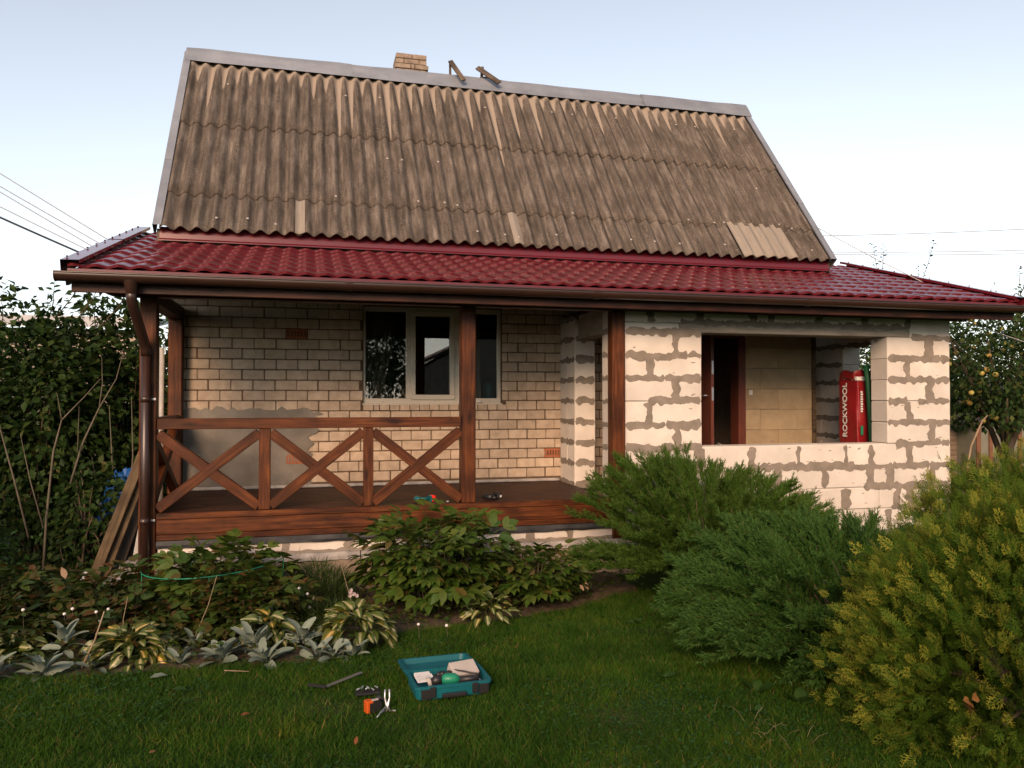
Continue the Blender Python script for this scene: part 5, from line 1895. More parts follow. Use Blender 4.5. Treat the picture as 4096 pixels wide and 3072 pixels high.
def peony(label, base, h, rad, n_leaf, seed, kind='peony', sc=1.0, group='peony clumps in the flower bed'):
    g = np.random.default_rng(seed)
    t = thing('peony_plant', label, 'peony', base, group)
    n_st = max(6, n_leaf // 7)
    m = MB()
    for k in range(n_st):
        a = k * 2.4 + g.normal(0, .2)
        r = rad * math.sqrt((k + .5) / n_st) * .85
        top = np.array([base[0] + r * math.cos(a), base[1] + r * math.sin(a), base[2] + h * (1 - .35 * (r / rad) ** 2) * g.uniform(.88, 1.05)])
        b = np.array([base[0] + r * .35 * math.cos(a), base[1] + r * .35 * math.sin(a), base[2]])
        mid = (b + top) / 2 + np.array([0, 0, .04])
        m.tube([tuple(b), tuple(mid), tuple(top)], [.006, .005, .003], 5, cap=False)
        nl = n_leaf // n_st
        for j in range(nl):
            u = .3 + .7 * (j + .6) / nl
            p = b * (1 - u) ** 2 + (2 * mid - .5 * b - .5 * top) * 2 * u * (1 - u) + top * u * u
            az = j * 2.4 + k + g.normal(0, .3)
            out = np.array([math.cos(az), math.sin(az)]) + .8 * np.array([math.cos(a), math.sin(a)]) * (r / rad)
            el = (.55 if j == nl - 1 else g.uniform(-.15, .4)) - .25 * (r / rad)
            o = bpy.data.objects.new('leaf', PEO[kind][int(g.integers(6))])
            orient(o, Vector(p), (out[0], out[1], el), g.normal(0, .35), sc * g.uniform(.8, 1.15))
            link(o, t)
    m.build('stems', M['bark'], t)
    return t
peony('big leafy green peony clump in front of the porch steps beam', (1.16, 7.35, gz(1, 7.3)), .80, .66, 230, 91, sc=1.45)
peony('lower green peony clump right of the big one, with pale dry leaves', (2.12, 7.35, gz(2, 7.3)), .46, .45, 120, 92, sc=1.3)
peony('peony clump with upright shoots inside a green hoop left of centre', (-.72, 7.55, gz(-.7, 7.5)), .56, .58, 170, 93, sc=1.35, kind='peony')
peony('reddish brown peony clump in front of the green hoop', (-.5, 6.95, gz(-.5, 6.95)), .36, .5, 130, 94, sc=1.15, kind='peony_dark')
peony('dull olive peony clump left of the porch corner post', (-1.55, 7.5, gz(-1.5, 7.5)), .42, .48, 110, 95, sc=1.2, kind='peony_dark')
peony('dark autumn-coloured clump at the left end of the flower bed', (-2.55, 7.6, gz(-2.5, 7.6)), .42, .52, 130, 96, sc=1.2, kind='peony_dark')
peony('low brownish clump between the far left silver leaves and the hedge', (-2.3, 6.85, gz(-2.3, 6.85)), .30, .45, 100, 97, sc=1.1, kind='peony_dark')
peony('small olive clump in the bed just left of the hosta', (-1.35, 6.75, gz(-1.3, 6.7)), .28, .4, 80, 98, sc=1.1, kind='peony_dark')

# feathery bunch in front of the foundation
def feathery(label, base, h, rad, n, seed):
    g = np.random.default_rng(seed)
    t = thing('feathery_plant', label, 'plant', base)
    P, D = [], []
    for k in range(n):
        a = g.random() * 6.283
        r = rad * math.sqrt(g.random())
        z = base[2] + h * g.uniform(.25, 1) * (1 - .5 * (r / rad) ** 2)
        P.append((base[0] + r * math.cos(a), base[1] + r * math.sin(a), z))
        D.append((math.cos(a) * .5 + g.normal(0, .3), math.sin(a) * .5 + g.normal(0, .3), .9))
    tv = [(0, -.035, 0), (0, .035, 0), (1, 0, -.1)]
    P, D = np.array(P), np.array(D)
    V, F = scatter(tv, [(0, 1, 2)], P, frames(D, g.normal(0, 1, D.shape)), .06 + .08 * g.random(n))
    o = np_mesh('foliage', V, F, M['fern'], t)
    m = MB()
    for k in range(14):
        a = k * 2.4
        m.tube([base, (base[0] + .6 * rad * math.cos(a), base[1] + .6 * rad * math.sin(a), base[2] + h * .75)], [.005, .003], 4, cap=False)
    m.build('stems', M['twig'], t)
feathery('feathery fine-leaved plant before the foundation between two peonies', (.12, 7.75, 0), .42, .34, 2200, 99)
feathery('small fine-leaved tuft low in the bed below the feathery plant', (.2, 7.0, gz(.2, 7)), .2, .3, 900, 100)

# hostas
def hosta_leaf(seed):
    g = random.Random(seed)
    V, F, UV = [], [], []
    L = .15
    n = 8
    cup = g.uniform(.2, .5)
    tw = g.uniform(-.25, .25)
    pet = .11
    # petiole
    V += [(-pet, -.004, -.02), (-pet, .004, -.02), (0, .004, 0), (0, -.004, 0)]
    UV += [(0, .5)] * 4
    F += [(0, 1, 2), (0, 2, 3)]
    o = len(V)
    for i in range(n + 1):
        t = i / n
        w = .043 * (math.sin(math.pi * (t ** .75)) ** .8) if 0 < t < 1 else 0.002
        x = L * t
        zc = -.55 * L * t ** 2 + .12 * L * t
        for s in (-1, -.4, 0, .4, 1):
            V.append((x, s * w + tw * .02 * t, zc + cup * w * abs(s) ** 1.5 + .004 * math.sin(9 * t + s * 2)))
            UV.append((t, abs(s)))
    for i in range(n):
        for j in range(4):
            a = o + i * 5 + j
            F += [(a, a + 1, a + 6), (a, a + 6, a + 5)]
    return leaf_me('leaf', V, F, M['hosta'], UV)
HOS = [hosta_leaf(110 + i) for i in range(6)]
def hosta(label, base, rad, n, seed, sc=1.0):
    g = np.random.default_rng(seed)
    t = thing('variegated_hosta', label, 'hosta', base, 'hostas along the lawn edge')
    for k in range(n):
        a = k * 2.39996 + g.normal(0, .2)
        q = math.sqrt((k + .5) / n)
        r = rad * q * .75
        p = Vector((base[0] + r * math.cos(a), base[1] + r * math.sin(a), base[2] + (.20 - .15 * q ** 2) * 1.1 + g.normal(0, .015)))
        o = bpy.data.objects.new('leaf', HOS[int(g.integers(6))])
        orient(o, p, (math.cos(a + g.normal(0, .3)), math.sin(a + g.normal(0, .3)), .8 - 1.1 * q + g.normal(0, .22)), g.normal(0, .45), sc * g.uniform(.7, 1.25))
        link(o, t)
    return t
hosta('hosta with narrow cream-centred leaves beside the left silver leaves', (-1.22, 6.32, gz(-1.2, 6.3) + .02), .36, 95, 121, .78)
hosta('hosta with cream-centred leaves behind the middle silver leaves', (-.25, 6.35, gz(-.2, 6.3) + .03), .30, 66, 122, .8)
hosta('large cream-splashed hosta spilling onto the lawn below the big peony', (.38, 6.22, gz(.4, 6.2) + .05), .34, 90, 123, .88)
hosta('small variegated hosta below the right peony clump', (1.55, 6.72, gz(1.5, 6.7) + .01), .24, 36, 124, .76)
hosta('yellowing hosta at the far left behind the silver leaves', (-2.05, 6.5, gz(-2, 6.5)), .26, 40, 125, .75)

# lamb's ears
def lamb_leaf(seed):
    g = random.Random(seed)
    V, F = [], []
    L, n = .125, 7
    cup = g.uniform(.25, .55)
    bend = g.uniform(.15, .7)
    for i in range(n + 1):
        t = i / n
        w = .027 * max(.1, 1 - abs(2 * t ** .85 - 1.06) ** 3.2) ** .55
        if i == n: w = .008
        for s in (-1, 0, 1):
            V.append((L * t, s * w + .003 * math.sin(t * 20 + s) * abs(s), -bend * L * t ** 2 + cup * w * abs(s)))
    for i in range(n):
        for j in range(2):
            a = i * 3 + j
            F += [(a, a + 1, a + 4), (a, a + 4, a + 3)]
    return leaf_me('leaf', V, F, M['lamb'])
LAM = [lamb_leaf(130 + i) for i in range(6)]
def lamb(label, base, n, seed, sc=1.0, tall=.05):
    g = np.random.default_rng(seed)
    t = thing('silver_leaf_plant', label, 'silver plant', base, 'silver woolly-leaved plants along the lawn edge')
    for k in range(n):
        q = (k + .5) / n
        a = k * 2.39996 + g.normal(0, .2)
        p = Vector((base[0] + .025 * math.cos(a), base[1] + .025 * math.sin(a), base[2] + tall * (1 - q) + .015))
        o = bpy.data.objects.new('leaf', LAM[int(g.integers(6))])
        orient(o, p, (math.cos(a), math.sin(a), 2.4 * (1 - q) ** 1.1 + .05 + g.normal(0, .12)), g.normal(0, .3), sc * g.uniform(.72, 1.05))
        link(o, t)
def L_(x, y, dz=.0):
    return (x, y, gz(x, y) + dz)
lamb('tall silver-leaved plant standing at the left of the bed', L_(-1.66, 6.28, .12), 11, 141, 1.15, .12)
lamb('silver woolly rosette at the lower left corner of the bed', L_(-2.02, 5.98), 13, 142, 1.35)
lamb('silver woolly rosette below the tall silver plant', L_(-1.72, 5.98), 12, 143, 1.25)
lamb('few silver leaves right of the tall silver plant', L_(-1.42, 6.08), 7, 144, 1.1)
lamb('silver leaf pair between the left hosta and the middle silver clump', L_(-.86, 6.03), 6, 145, 1.1)
lamb('leftmost big rosette of the middle silver clump', L_(-.58, 6.02), 14, 146, 1.35)
lamb('upright silver rosette in the middle of the silver clump', L_(-.36, 6.06, .05), 14, 147, 1.35, .1)
lamb('frontmost silver rosette with a hanging leaf', L_(-.26, 5.88), 12, 148, 1.2)
lamb('silver rosette leaning right beside the large hosta', L_(-.02, 6.08, .06), 12, 149, 1.25, .08)
lamb('low silver rosette in front of the large hosta', L_(.08, 5.86), 11, 150, 1.05)
lamb('small silver rosette touching the lower left of the large hosta', L_(.20, 5.82), 9, 151, .95)
lamb('flattened silver leaves at the right end of the silver row', L_(.34, 5.80), 8, 152, .95)
lamb('small grey-green rosette behind the left hosta', L_(-.82, 6.45, .05), 9, 153, .9)
lamb('dull silver rosette behind the few silver leaves at left', L_(-1.38, 6.5, .04), 8, 154, .95)

# white button flowers, faded pink flower, dry stalks
def flower(label, p, zg, r=.014, mat='petal', group='white button flowers'):
    t = thing('button_flower', label, 'flower', (p[0], p[1], zg), group)
    m = MB(); m.tube([(p[0] + .01, p[1], zg), (p[0], p[1], p[2])], [.002, .0015], 4)
    m.build('stem', M['twig'], t)
    m = MB()
    m.sheet([[(p[0] + r * rr_ * math.cos(a * math.pi / 4), p[1] + r * rr_ * math.sin(a * math.pi / 4), p[2] + r * zz) for a in range(9)] for (rr_, zz) in ((0, .9), (.6, .7), (1, 0), (.6, -.6), (0, -.8))])
    m.build('petals', M[mat], t, smooth=True)
ORD = ('first', 'second', 'third', 'fourth', 'fifth', 'sixth', 'seventh', 'eighth')
for i, (x, y, z) in enumerate(sorted(((-2.28, 6.9, .42), (-2.05, 6.7, .40), (-2.44, 7.2, .62), (-1.72, 6.72, .38), (-1.77, 6.7, .35), (-1.55, 6.7, .35), (-1.47, 6.72, .36), (-1.5, 6.6, .31)), key=lambda p: p[0] / p[1])):
    flower('%s from the left of the white button flowers left of the porch corner' % ORD[i], (x, y, z), gz(x, y), group='white button flowers at the left')
for i, (x, y, z) in enumerate(sorted(((-.1, 7.0, .36), (-.05, 7.0, .37), (.02, 6.95, .33), (.07, 6.95, .29), (.1, 6.95, .28), (.04, 6.9, .23)), key=lambda p: p[0] / p[1])):
    flower('%s from the left of the white button flowers between hoop and big peony' % ORD[i], (x, y, z), gz(x, y), group='white button flowers in the middle')
flower('white flower dot at the lawn edge right of the large hosta', (.86, 6.2, .22), gz(.86, 6.2), .013)
flower('white bud on the lawn below the big peony', (1.08, 6.18, .2), gz(1.08, 6.18), .015)
t = thing('faded_flower', 'faded pinkish flower head on a thin stalk above the large hosta', 'flower', (.34, 6.6, .1))
m = MB(); m.tube([(.42, 6.6, .08), (.36, 6.6, .35), (.26, 6.6, .72)], [.003, .0025, .002], 5)
m.build('stem', M['dry'], t)
rr = random.Random(8)
for k in range(6):
    m = MB()
    c0 = Vector((.372 + rr.uniform(-.025, .035), 6.58, .40 + rr.uniform(-.03, .03)))
    m.sheet([[c0 + Vector((.016 * math.cos(a) * q, .01 * math.sin(a * 2) * q - .01 * k * .3, .016 * math.sin(a) * q)) for a in np.linspace(0, 6.283, 9)] for q in (.1, .6, 1.0)])
    m.build('petal', M['pinkpetal'], t, smooth=True)
def stalk_thing(name, label, pts, r, mat, cat='stalk', group=None):
    m = MB(); m.tube(pts, [r * (1 - .5 * i / (len(pts) - 1)) for i in range(len(pts))], 5)
    o = m.build(name, M[mat], smooth=True)
    return tag(o, label, cat, group)
stalk_thing('dry_stalk', 'thin dry stalk leaning in front of the hoop clump', [(-.82, 6.5, .15), (-.72, 6.5, .4), (-.66, 6.5, .62)], .004, 'dry', group='dry stalks')
stalk_thing('dry_stalk', 'dry stalk standing left of the first hosta', [(-1.28, 6.4, .1), (-1.3, 6.4, .35), (-1.27, 6.4, .52)], .004, 'dry', group='dry stalks')
stalk_thing('dry_stalk', 'thick greyish dry flower stalk between silver plant and hosta', [(-1.5, 6.1, .12), (-1.42, 6.1, .3), (-1.36, 6.1, .5)], .009, 'dry', group='dry stalks')
stalk_thing('dry_stalk', 'tall thin stalk against the foundation right of the hoop', [(-.1, 7.6, .05), (-.08, 7.6, .4), (-.05, 7.6, .62)], .004, 'dry', group='dry stalks')
stalk_thing('bent_stalk', 'tall bent stalk with a drooping tip beside the right wall corner', [(5.83, 6.0, .6), (5.87, 6.0, 1.2), (5.95, 6.0, 1.55), (6.08, 6.0, 1.78), (6.14, 6.0, 1.83)], .012, 'dry')
# broad weeds and dry grass under the front juniper
def weed(label, base, n, size, seed):
    g = np.random.default_rng(seed)
    t = thing('broad_leaf_weed', label, 'weed', base, 'weeds at the edge of the lawn')
    size *= .72
    me = leaf_me('leaf', [np.array(p) * np.array([1, 1.3, 1]) for p in LEAF8[0]], LEAF8[1], M['weed'])
    for k in range(n):
        a = k * 2.4 + g.normal(0, .3)
        o = bpy.data.objects.new('leaf', me)
        orient(o, Vector(base) + Vector((0, 0, .01)), (math.cos(a), math.sin(a), g.uniform(.3, 1.0)), g.normal(0, .3), size * g.uniform(.7, 1.2))
        link(o, t)
weed('broad-leaved weed under the bluish juniper', L_(2.62, 4.25), 7, .16, 161)
weed('wide round-leaved weed between juniper and golden thuja', L_(2.78, 4.05), 6, .17, 162)
weed('small broad-leaved weed left of the bluish juniper', L_(2.2, 4.6), 6, .10, 163)
weed('pale broad-leaved weed in the lawn near the juniper foot', L_(2.45, 3.95), 5, .09, 164)
weed('leafy weed at the lawn corner in front of the far juniper', L_(2.75, 6.3), 6, .10, 165)
weed('round leaf pair in the lawn below the small hosta', L_(1.95, 6.35), 4, .09, 166)
m = MB()
rr = random.Random(4)
for k in range(18):
    a = rr.uniform(0, 6.28); L = rr.uniform(.06, .17)
    b = Vector((2.38 + rr.gauss(0, .09), 3.72 + rr.gauss(0, .12), gz(2.4, 3.7)))
    e = b + Vector((math.cos(a) * L * .7, math.sin(a) * L * .7, L * .6))
    m.tube([b, b.lerp(e, .55) + Vector((0, 0, .015)), e], [.0009, .0008, .0005], 3, cap=False)
o = m.build('dry_grass_tuft', M['dry'])
o['kind'] = 'stuff'
tag(o, 'tuft of dry straw-coloured grass at the lawn edge by the juniper', 'dry grass')
# fallen and odd leaves
def single_leaf(label, p, size, mat, d=(1, .3, .1), roll=.2, group=None):
    me = leaf_me('single_leaf', [np.array(q) for q in LEAF8[0]], LEAF8[1], M[mat])
    o = bpy.data.objects.new('fallen_leaf', me)
    orient(o, Vector(p), d, roll, size)
    C.objects.link(o)
    tag(o, label, 'leaf', group)
single_leaf('orange-brown fallen leaf on the lawn at lower left', L_(-.35, 4.72, .035), .055, 'autumn')
single_leaf('brown fallen leaf on the lawn nearest the lower left corner', L_(-.75, 4.3, .03), .05, 'autumn', d=(.5, .8, 0))
single_leaf('small reddish leaf on the lawn below the tape measure', L_(.25, 4.12, .04), .045, 'autumn', d=(.2, .5, .7))
single_leaf('pale fallen leaf lying on the lawn below the left hosta', L_(-.98, 5.62, .04), .11, 'lamb')
single_leaf('pale green leaf lying flat on the left lawn', L_(-.8, 5.3, .04), .1, 'weed', d=(1, -.1, 0))
single_leaf('upright pale pink dry leaf among the dark plants at left', (-1.95, 7.4, .47), .11, 'paleleaf', d=(-.25, 0, 1), roll=1.5)
single_leaf('pale dry leaf hanging at the right end of the peonies', (2.55, 7.05, .26), .08, 'paleleaf', d=(.3, -.4, -1), roll=1.2)
single_leaf('second pale dry leaf at the foot of the right peony', (2.48, 7.0, .25), .07, 'paleleaf', d=(.5, -.3, -.8), roll=1.0)
t = thing('withered_leaf', 'crumpled orange-brown withered leaf caught in the golden thuja', 'leaf', (3.02, 3.1, .5))
for k, (dx_, dz_, s_) in enumerate(((0, 0, .07), (.02, -.01, .06), (-.015, .012, .055), (.025, .015, .06))):
    me = leaf_me('leaf_fold', [np.array(q) * np.array([1, 1.5, 2.5]) for q in LEAF8[0]], LEAF8[1], M['autumn'])
    o = bpy.data.objects.new('leaf_fold', me)
    orient(o, Vector((2.93 + dx_, 3.02 - .01 * k, .60 + dz_)), (.6, -.2 + .1 * k, -.6 + .25 * k), .4 * k, s_)
    link(o, t)
# ------------------------------------------------------------------ plant hoop
m = MB()
pts = []
for i in range(25):
    a = math.pi * (1.02 + .96 * i / 24)
    pts.append((-.78 + .62 * math.cos(a), 7.62 + .55 * math.sin(a), .52 + .05 * math.sin(a + 1.0)))
m.tube(pts, .005, 6)
hp = thing('plant_hoop', 'green wire hoop holding up the peony left of centre', 'hoop', (-.78, 7.4, 0))
m.build('hoop', M['hoop'], hp, smooth=True)
for i in (2, 12, 22):
    p = pts[i]
    m = MB(); m.tube([(p[0], p[1], 0), p], .004, 5)
    m.build('leg', M['hoop'], hp)

# ------------------------------------------------------------------ tool case on the lawn
TZ = gz(.85, 4.8) + .012
case = thing('tool_case', 'open teal plastic tool case lying on the lawn with its lid laid back', 'tool case', (.86, 4.85, TZ))
CW, CD, CHh = .46, .31, .085
def cpt(x, y, z):   # case axes: slight turn on the lawn
    a = R(3)
    return Vector((.86 + x * math.cos(a) - y * math.sin(a), 4.86 + x * math.sin(a) + y * math.cos(a), TZ + z))
def tray(name, x0, x1, y0, y1, z0, z1, wall, mat, parent, flip=False, tilt=None):
    m = MB()
    def ring(i, z):
        r = .03
        pts = []
        for (cx, cy, a0) in ((x1 - i - r, y1 - i - r, 0), (x0 + i + r, y1 - i - r, 90), (x0 + i + r, y0 + i + r, 180), (x1 - i - r, y0 + i + r, 270)):
            for k in range(4):
                a = R(a0 + 30 * k)
                pts.append((cx + r * math.cos(a), cy + r * math.sin(a), z))
        return pts + [pts[0]]
    rows = [ring(.012, z0), ring(0.004, z0 + .01), ring(0.0, z1 - .016), ring(-.008, z1 - .014), ring(-.008, z1), ring(wall, z1), ring(wall + .004, z0 + wall + .004)]
    if tilt: rows = [[tilt(p) for p in r] for r in rows]
    else: rows = [[cpt(*p) for p in r] for r in rows]
    m.sheet(rows)
    m.add(rows[0][:-1], [tuple(range(16))])
    m.add(rows[-1][:-1], [tuple(range(16))])
    return m.build(name, mat, parent)
base_p = tray('base', -CW / 2, CW / 2, -CD / 2, CD / 2, 0, CHh, .012, M['teal'], case)
def lid_t(p):   # lid folded right back on its hinge, hollow side up, far edge resting on the grass
    x, y, z = p
    yy = y + CD / 2
    ang = R(-5)
    Y = CD / 2 + .012 + yy * math.cos(ang) - z * math.sin(ang)
    Z = CHh - .055 + yy * math.sin(ang) + z * math.cos(ang)
    return cpt(x, Y, Z)
tray('lid', -CW / 2, CW / 2, -CD / 2, CD / 2, 0, .05, .012, M['teal'], case, tilt=lid_t)
for x in (-.12, .0, .12):      # moulded ribs inside the lid
    m = MB()
    g = [[lid_t((x + dx_, y, .0135 + dz_)) for (dx_, dz_) in ((-.006, 0), (-.004, .005), (.004, .005), (.006, 0))] for y in (-CD / 2 + .04, CD / 2 - .04)]
    m.sheet(g)
    m.build('lid_rib', M['teal'], case)
for x in (-.14, .0, .14):
    m = MB()
    mt = Matrix.Translation(cpt(x, CD / 2 + .012, CHh - .012))
    m.cbox(-.03, .03, -.012, .012, -.01, .01, .004, mt)
    m.build('hinge', M['teal'], case, fixn=False)
for x in (-.13, .13):
    m = MB()
    mt = Matrix.Translation(cpt(x + .0, -CD / 2 - .008, CHh * .62)) @ Matrix.Rotation(R(3), 4, 'Z')
    m.cbox(-.018, .018, -.008, .008, -.032, .03, .004, mt)
    m.build('latch', M['black'], case, fixn=False)
m = MB()
mt = Matrix.Translation(cpt(.0, -CD / 2 - .012, CHh * .30)) @ Matrix.Rotation(R(3), 4, 'Z')
m.cbox(-.075, .075, -.012, .012, -.014, .012, .006, mt)
m.build('handle', M['black'], case, fixn=False)
for x in (-.17, .185):
    m = MB()
    mt = Matrix.Translation(cpt(x, -CD / 2 - .004, CHh * .45)) @ Matrix.Rotation(R(3), 4, 'Z')
    m.cbox(-.03, .03, -.006, .006, -.028, .032, .004, mt)
    m.build('corner_pad', M['black'], case, fixn=False)
def in_case(name, label, cat, box, at, rz, rx=0, mat='white', c=.006, ry=0):
    mt = Matrix.Translation(cpt(*at)) @ Matrix.Rotation(R(rz), 4, 'Z') @ Matrix.Rotation(R(rx), 4, 'X') @ Matrix.Rotation(R(ry), 4, 'Y')
    m = MB(); m.cbox(-box[0] / 2, box[0] / 2, -box[1] / 2, box[1] / 2, -box[2] / 2, box[2] / 2, c, mt)
    o = m.build(name, M[mat], fixn=False)
    return tag(o, label, cat)
in_case('paper_leaflet', 'white printed leaflet lying in the left of the tool case', 'leaflet', (.11, .085, .004), (-.15, -.015, CHh + .002), 8, 10, 'white', .001)
m = MB()
for r_ in range(5):
    for q in range(6):
        if random.random() < .25: continue
        mt = Matrix.Translation(cpt(-.15, -.015, CHh + .002)) @ Matrix.Rotation(R(8), 4, 'Z') @ Matrix.Rotation(R(10), 4, 'X')
        m.cbox(-.045 + q * .014, -.035 + q * .014, -.03 + r_ * .013, -.026 + r_ * .013, .0022, .0028, .0002, mt)
m.build('print', M['pole'], bpy.data.objects['paper_leaflet'], fixn=False)
in_case('white_pouch', 'folded white pouch behind the leaflet in the tool case', 'pouch', (.10, .05, .02), (-.15, .06, CHh - .005), 5, 12, 'white', .008)
box = thing('card_box', 'grey cardboard box with open flap standing in the right of the tool case', 'box', cpt(.1, .03, CHh))
mt = Matrix.Translation(cpt(.105, .04, CHh + .005)) @ Matrix.Rotation(R(14), 4, 'Z') @ Matrix.Rotation(R(28), 4, 'X')
m = MB(); m.cbox(-.085, .085, -.055, .055, -.03, .03, .003, mt); m.build('box_body', M['greycard'], box, fixn=False)
mt2 = mt @ Matrix.Translation((.06, -.075, -.018)) @ Matrix.Rotation(R(-25), 4, 'X')
m = MB(); m.cbox(-.05, .03, -.02, .02, -.002, .002, .0008, mt2); m.build('flap', M['greycard'], box, fixn=False)
# power tool lying in the case: green body, black grip, cable
pt_ = thing('power_tool', 'green and black corded power tool lying in the tool case', 'power tool', cpt(-.02, -.06, .02))
m = MB(); m.tube([cpt(-.055, -.055, .075), cpt(-.03, -.06, .085), cpt(.02, -.07, .085), cpt(.05, -.075, .075)], [.022, .034, .034, .022], 12)
m.build('tool_body', M['hoop'], pt_, smooth=True)
m = MB(); m.tube([cpt(-.12, -.05, .07), cpt(-.09, -.05, .08), cpt(-.055, -.055, .08)], [.018, .032, .026], 12)
m.build('tool_head', M['black'], pt_, smooth=True)
m = MB(); m.tube([cpt(-.14, -.05, .07), cpt(-.12, -.05, .075)], [.03, .03], 12)
m.build('glove_roll', M['greycard'], pt_, smooth=True)
m = MB(); m.tube([cpt(.05, -.075, .075), cpt(.12, -.085, .08), cpt(.17, -.09, .08)], [.022, .02, .016], 10)
m.build('tool_grip', M['black'], pt_, smooth=True)
m = MB(); m.tube([cpt(.0, .0, .09), cpt(.04, .01, .11), cpt(.09, -.03, .11), cpt(.15, -.06, .1), cpt(.19, -.07, .09)], .005, 6)
m.build('cable', M['black'], pt_, smooth=True)
m = MB()
for (a, b, c_) in ((-.03, .02, .1), (.0, .0, .105), (-.05, .03, .095)):
    m.tube([cpt(a - .015, b, c_ - .02), cpt(a + .015, b + .005, c_)], [.018, .012], 9)
m.build('plug', M['black'], pt_, smooth=True)

# tape measure, pincers, screws, square
tp = thing('tape_measure', 'black tape measure with an orange edge on the grass left of the tool case', 'tape measure', (.37, 4.62, gz(.37, 4.62)))
tz = gz(.37, 4.62) + .035
def disc_poly(r, n=20, w=.8):
    return [(r * math.cos(2 * math.pi * i / n), r * w * math.sin(2 * math.pi * i / n)) for i in range(n)]
mt = Matrix.Translation((.385, 4.63, tz + .012)) @ Matrix.Rotation(R(20), 4, 'Z')
m = MB(); m.prism([(p[0] * 1.15, p[1]) for p in disc_poly(.038, 20, .95)], 'y', -.022, .022)
m.v = [tuple(mt @ Vector(p)) for p in m.v]; m.build('tape_case', M['black'], tp)
m = MB(); m.cbox(-.052, -.030, -.024, .024, -.035, .03, .008); m.cbox(-.052, -.01, -.0235, .0235, .02, .036, .006)
m.v = [tuple(mt @ Vector(p)) for p in m.v]; m.build('orange_bumper', M['orange'], tp)
m = MB(); m.cbox(-.018, .022, -.023, .0, .034, .0375, .001)
m.v = [tuple(mt @ Vector(p)) for p in m.v]; m.build('tape_label', M['greycard'], tp)
pl_ = thing('pliers', 'steel pliers with upright handles on the grass beside the tape measure', 'pliers', (.46, 4.62, gz(.46, 4.62)))
z_ = gz(.46, 4.62)
for s in (-1, 1):
    m = MB(); m.tube([(.462 + .012 * s, 4.63, z_ + .13), (.462 + .014 * s, 4.63, z_ + .08), (.462 + .004 * s, 4.62, z_ + .045), (.465 - .012 * s, 4.6, z_ + .01)], [.005, .006, .010, .005], 8)
    m.build('jaw', M['steel'], pl_, smooth=True)
    m = MB(); m.tube([(.465 + .02 * s, 4.61, z_ + .012), (.465 + .04 * s, 4.585, z_ + .02)], [.007, .006], 8)
    m.build('grip', M['steel'], pl_, smooth=True)
m = MB(); m.tube([(.39, 4.52, z_ + .012), (.42, 4.56, z_ + .03), (.45, 4.6, z_ + .04)], [.004, .005, .006], 7)
o = m.build('steel_bit', M['steel'], smooth=True)
tag(o, 'thin steel drill bit lying in the grass under the pliers', 'drill bit')
m = MB(); m.tube([(.40, 4.72, z_ + .02), (.425, 4.74, z_ + .05), (.45, 4.72, z_ + .03)], [.016, .02, .014], 9)
o = m.build('black_pouch', M['black'], smooth=True)
tag(o, 'small black lump between tape measure and pliers', 'pouch')
sc_ = thing('screw_tray', 'dark strip of screws and small fittings on the grass behind the tape measure', 'screws', (.37, 4.93, gz(.37, 4.93)))
z_ = gz(.37, 4.93)
m = MB(); m.cbox(.30, .45, 4.90, 4.97, z_ + .02, z_ + .032, .004); m.build('strip', M['black'], sc_, fixn=False)
for i in range(6):
    a = random.uniform(0, 6)
    p = Vector((.31 + .025 * i, 4.93 + random.uniform(-.03, .03), z_ + .045))
    m = MB(); m.tube([p, p + Vector((.02 * math.cos(a), .02 * math.sin(a), .012))], [.006, .003], 7)
    m.build('screw', M['steel'], sc_)
sq = thing('try_square', 'dark steel try square lying flat on the grass left of the tool case', 'square', (.15, 5.15, gz(.15, 5.15)))
z_ = gz(.15, 5.15) + .04
beam('blade', sq, (.13, 5.10, z_), (.36, 5.28, z_ + .008), .03, .003, M['steel'], c=.0005)
beam('stock', sq, (.02, 5.16, z_), (.13, 5.09, z_), .02, .014, M['black'], c=.002)
stalk_thing('straw', 'short pale straw lying on the lawn below the silver leaves', [(-.52, 5.62, gz(-.5, 5.6) + .05), (-.36, 5.56, gz(-.4, 5.6) + .05)], .0045, 'dry')

# ------------------------------------------------------------------ cordless drills lying on the deck
def drill(label, cx, cy, z, body, batt, flip=1, yaw=0.0, bm='redplastic'):
    t = thing('cordless_drill', label, 'drill', (cx, cy, z))
    Rz = Matrix.Translation((cx, cy, z)) @ Matrix.Rotation(yaw, 4, 'Z')
    def P(x, y, zz): return Rz @ Vector((x, y, zz))
    # lying on its side: chuck towards the viewer-left, grip and battery to the right
    m = MB(); m.tube([P(-.05, .09, .034), P(-.05, .06, .036), P(-.048, -.02, .036), P(-.046, -.055, .034)], [.026, .034, .034, .026], 14)
    m.build('motor_body', M[body], t, smooth=True)
    m = MB(); m.tube([P(-.046, -.055, .034), P(-.046, -.075, .034), P(-.046, -.10, .034), P(-.046, -.115, .034)], [.022, .021, .02, .010], 12)
    m.build('chuck', M['black'], t, smooth=True)
    m = MB(); m.tube([P(-.03, .03, .036), P(.03, .035, .034), P(.09, .04, .034)], [.022, .019, .021], 12)
    m.build('grip', M[body], t, smooth=True)
    m = MB(); m.cbox(.085, .105, -.01, .09, .004, .068, .008); m.v = [tuple(Rz @ Vector(p)) for p in m.v]
    m.build('battery_foot', M[body], t)
    m = MB(); m.cbox(.105, .15, -.005, .085, .002, .07, .009); m.v = [tuple(Rz @ Vector(p)) for p in m.v]
    m.build('battery', M[bm], t)
    m = MB(); m.cbox(.115, .14, -.0065, -.004, .015, .04, .001); m.v = [tuple(Rz @ Vector(p)) for p in m.v]
    m.build('battery_label', M['white'], t)
drill('teal cordless drill with a bright red battery lying on the deck by the railing', 1.22, 8.5, .863, 'teal', 'x', yaw=R(6))
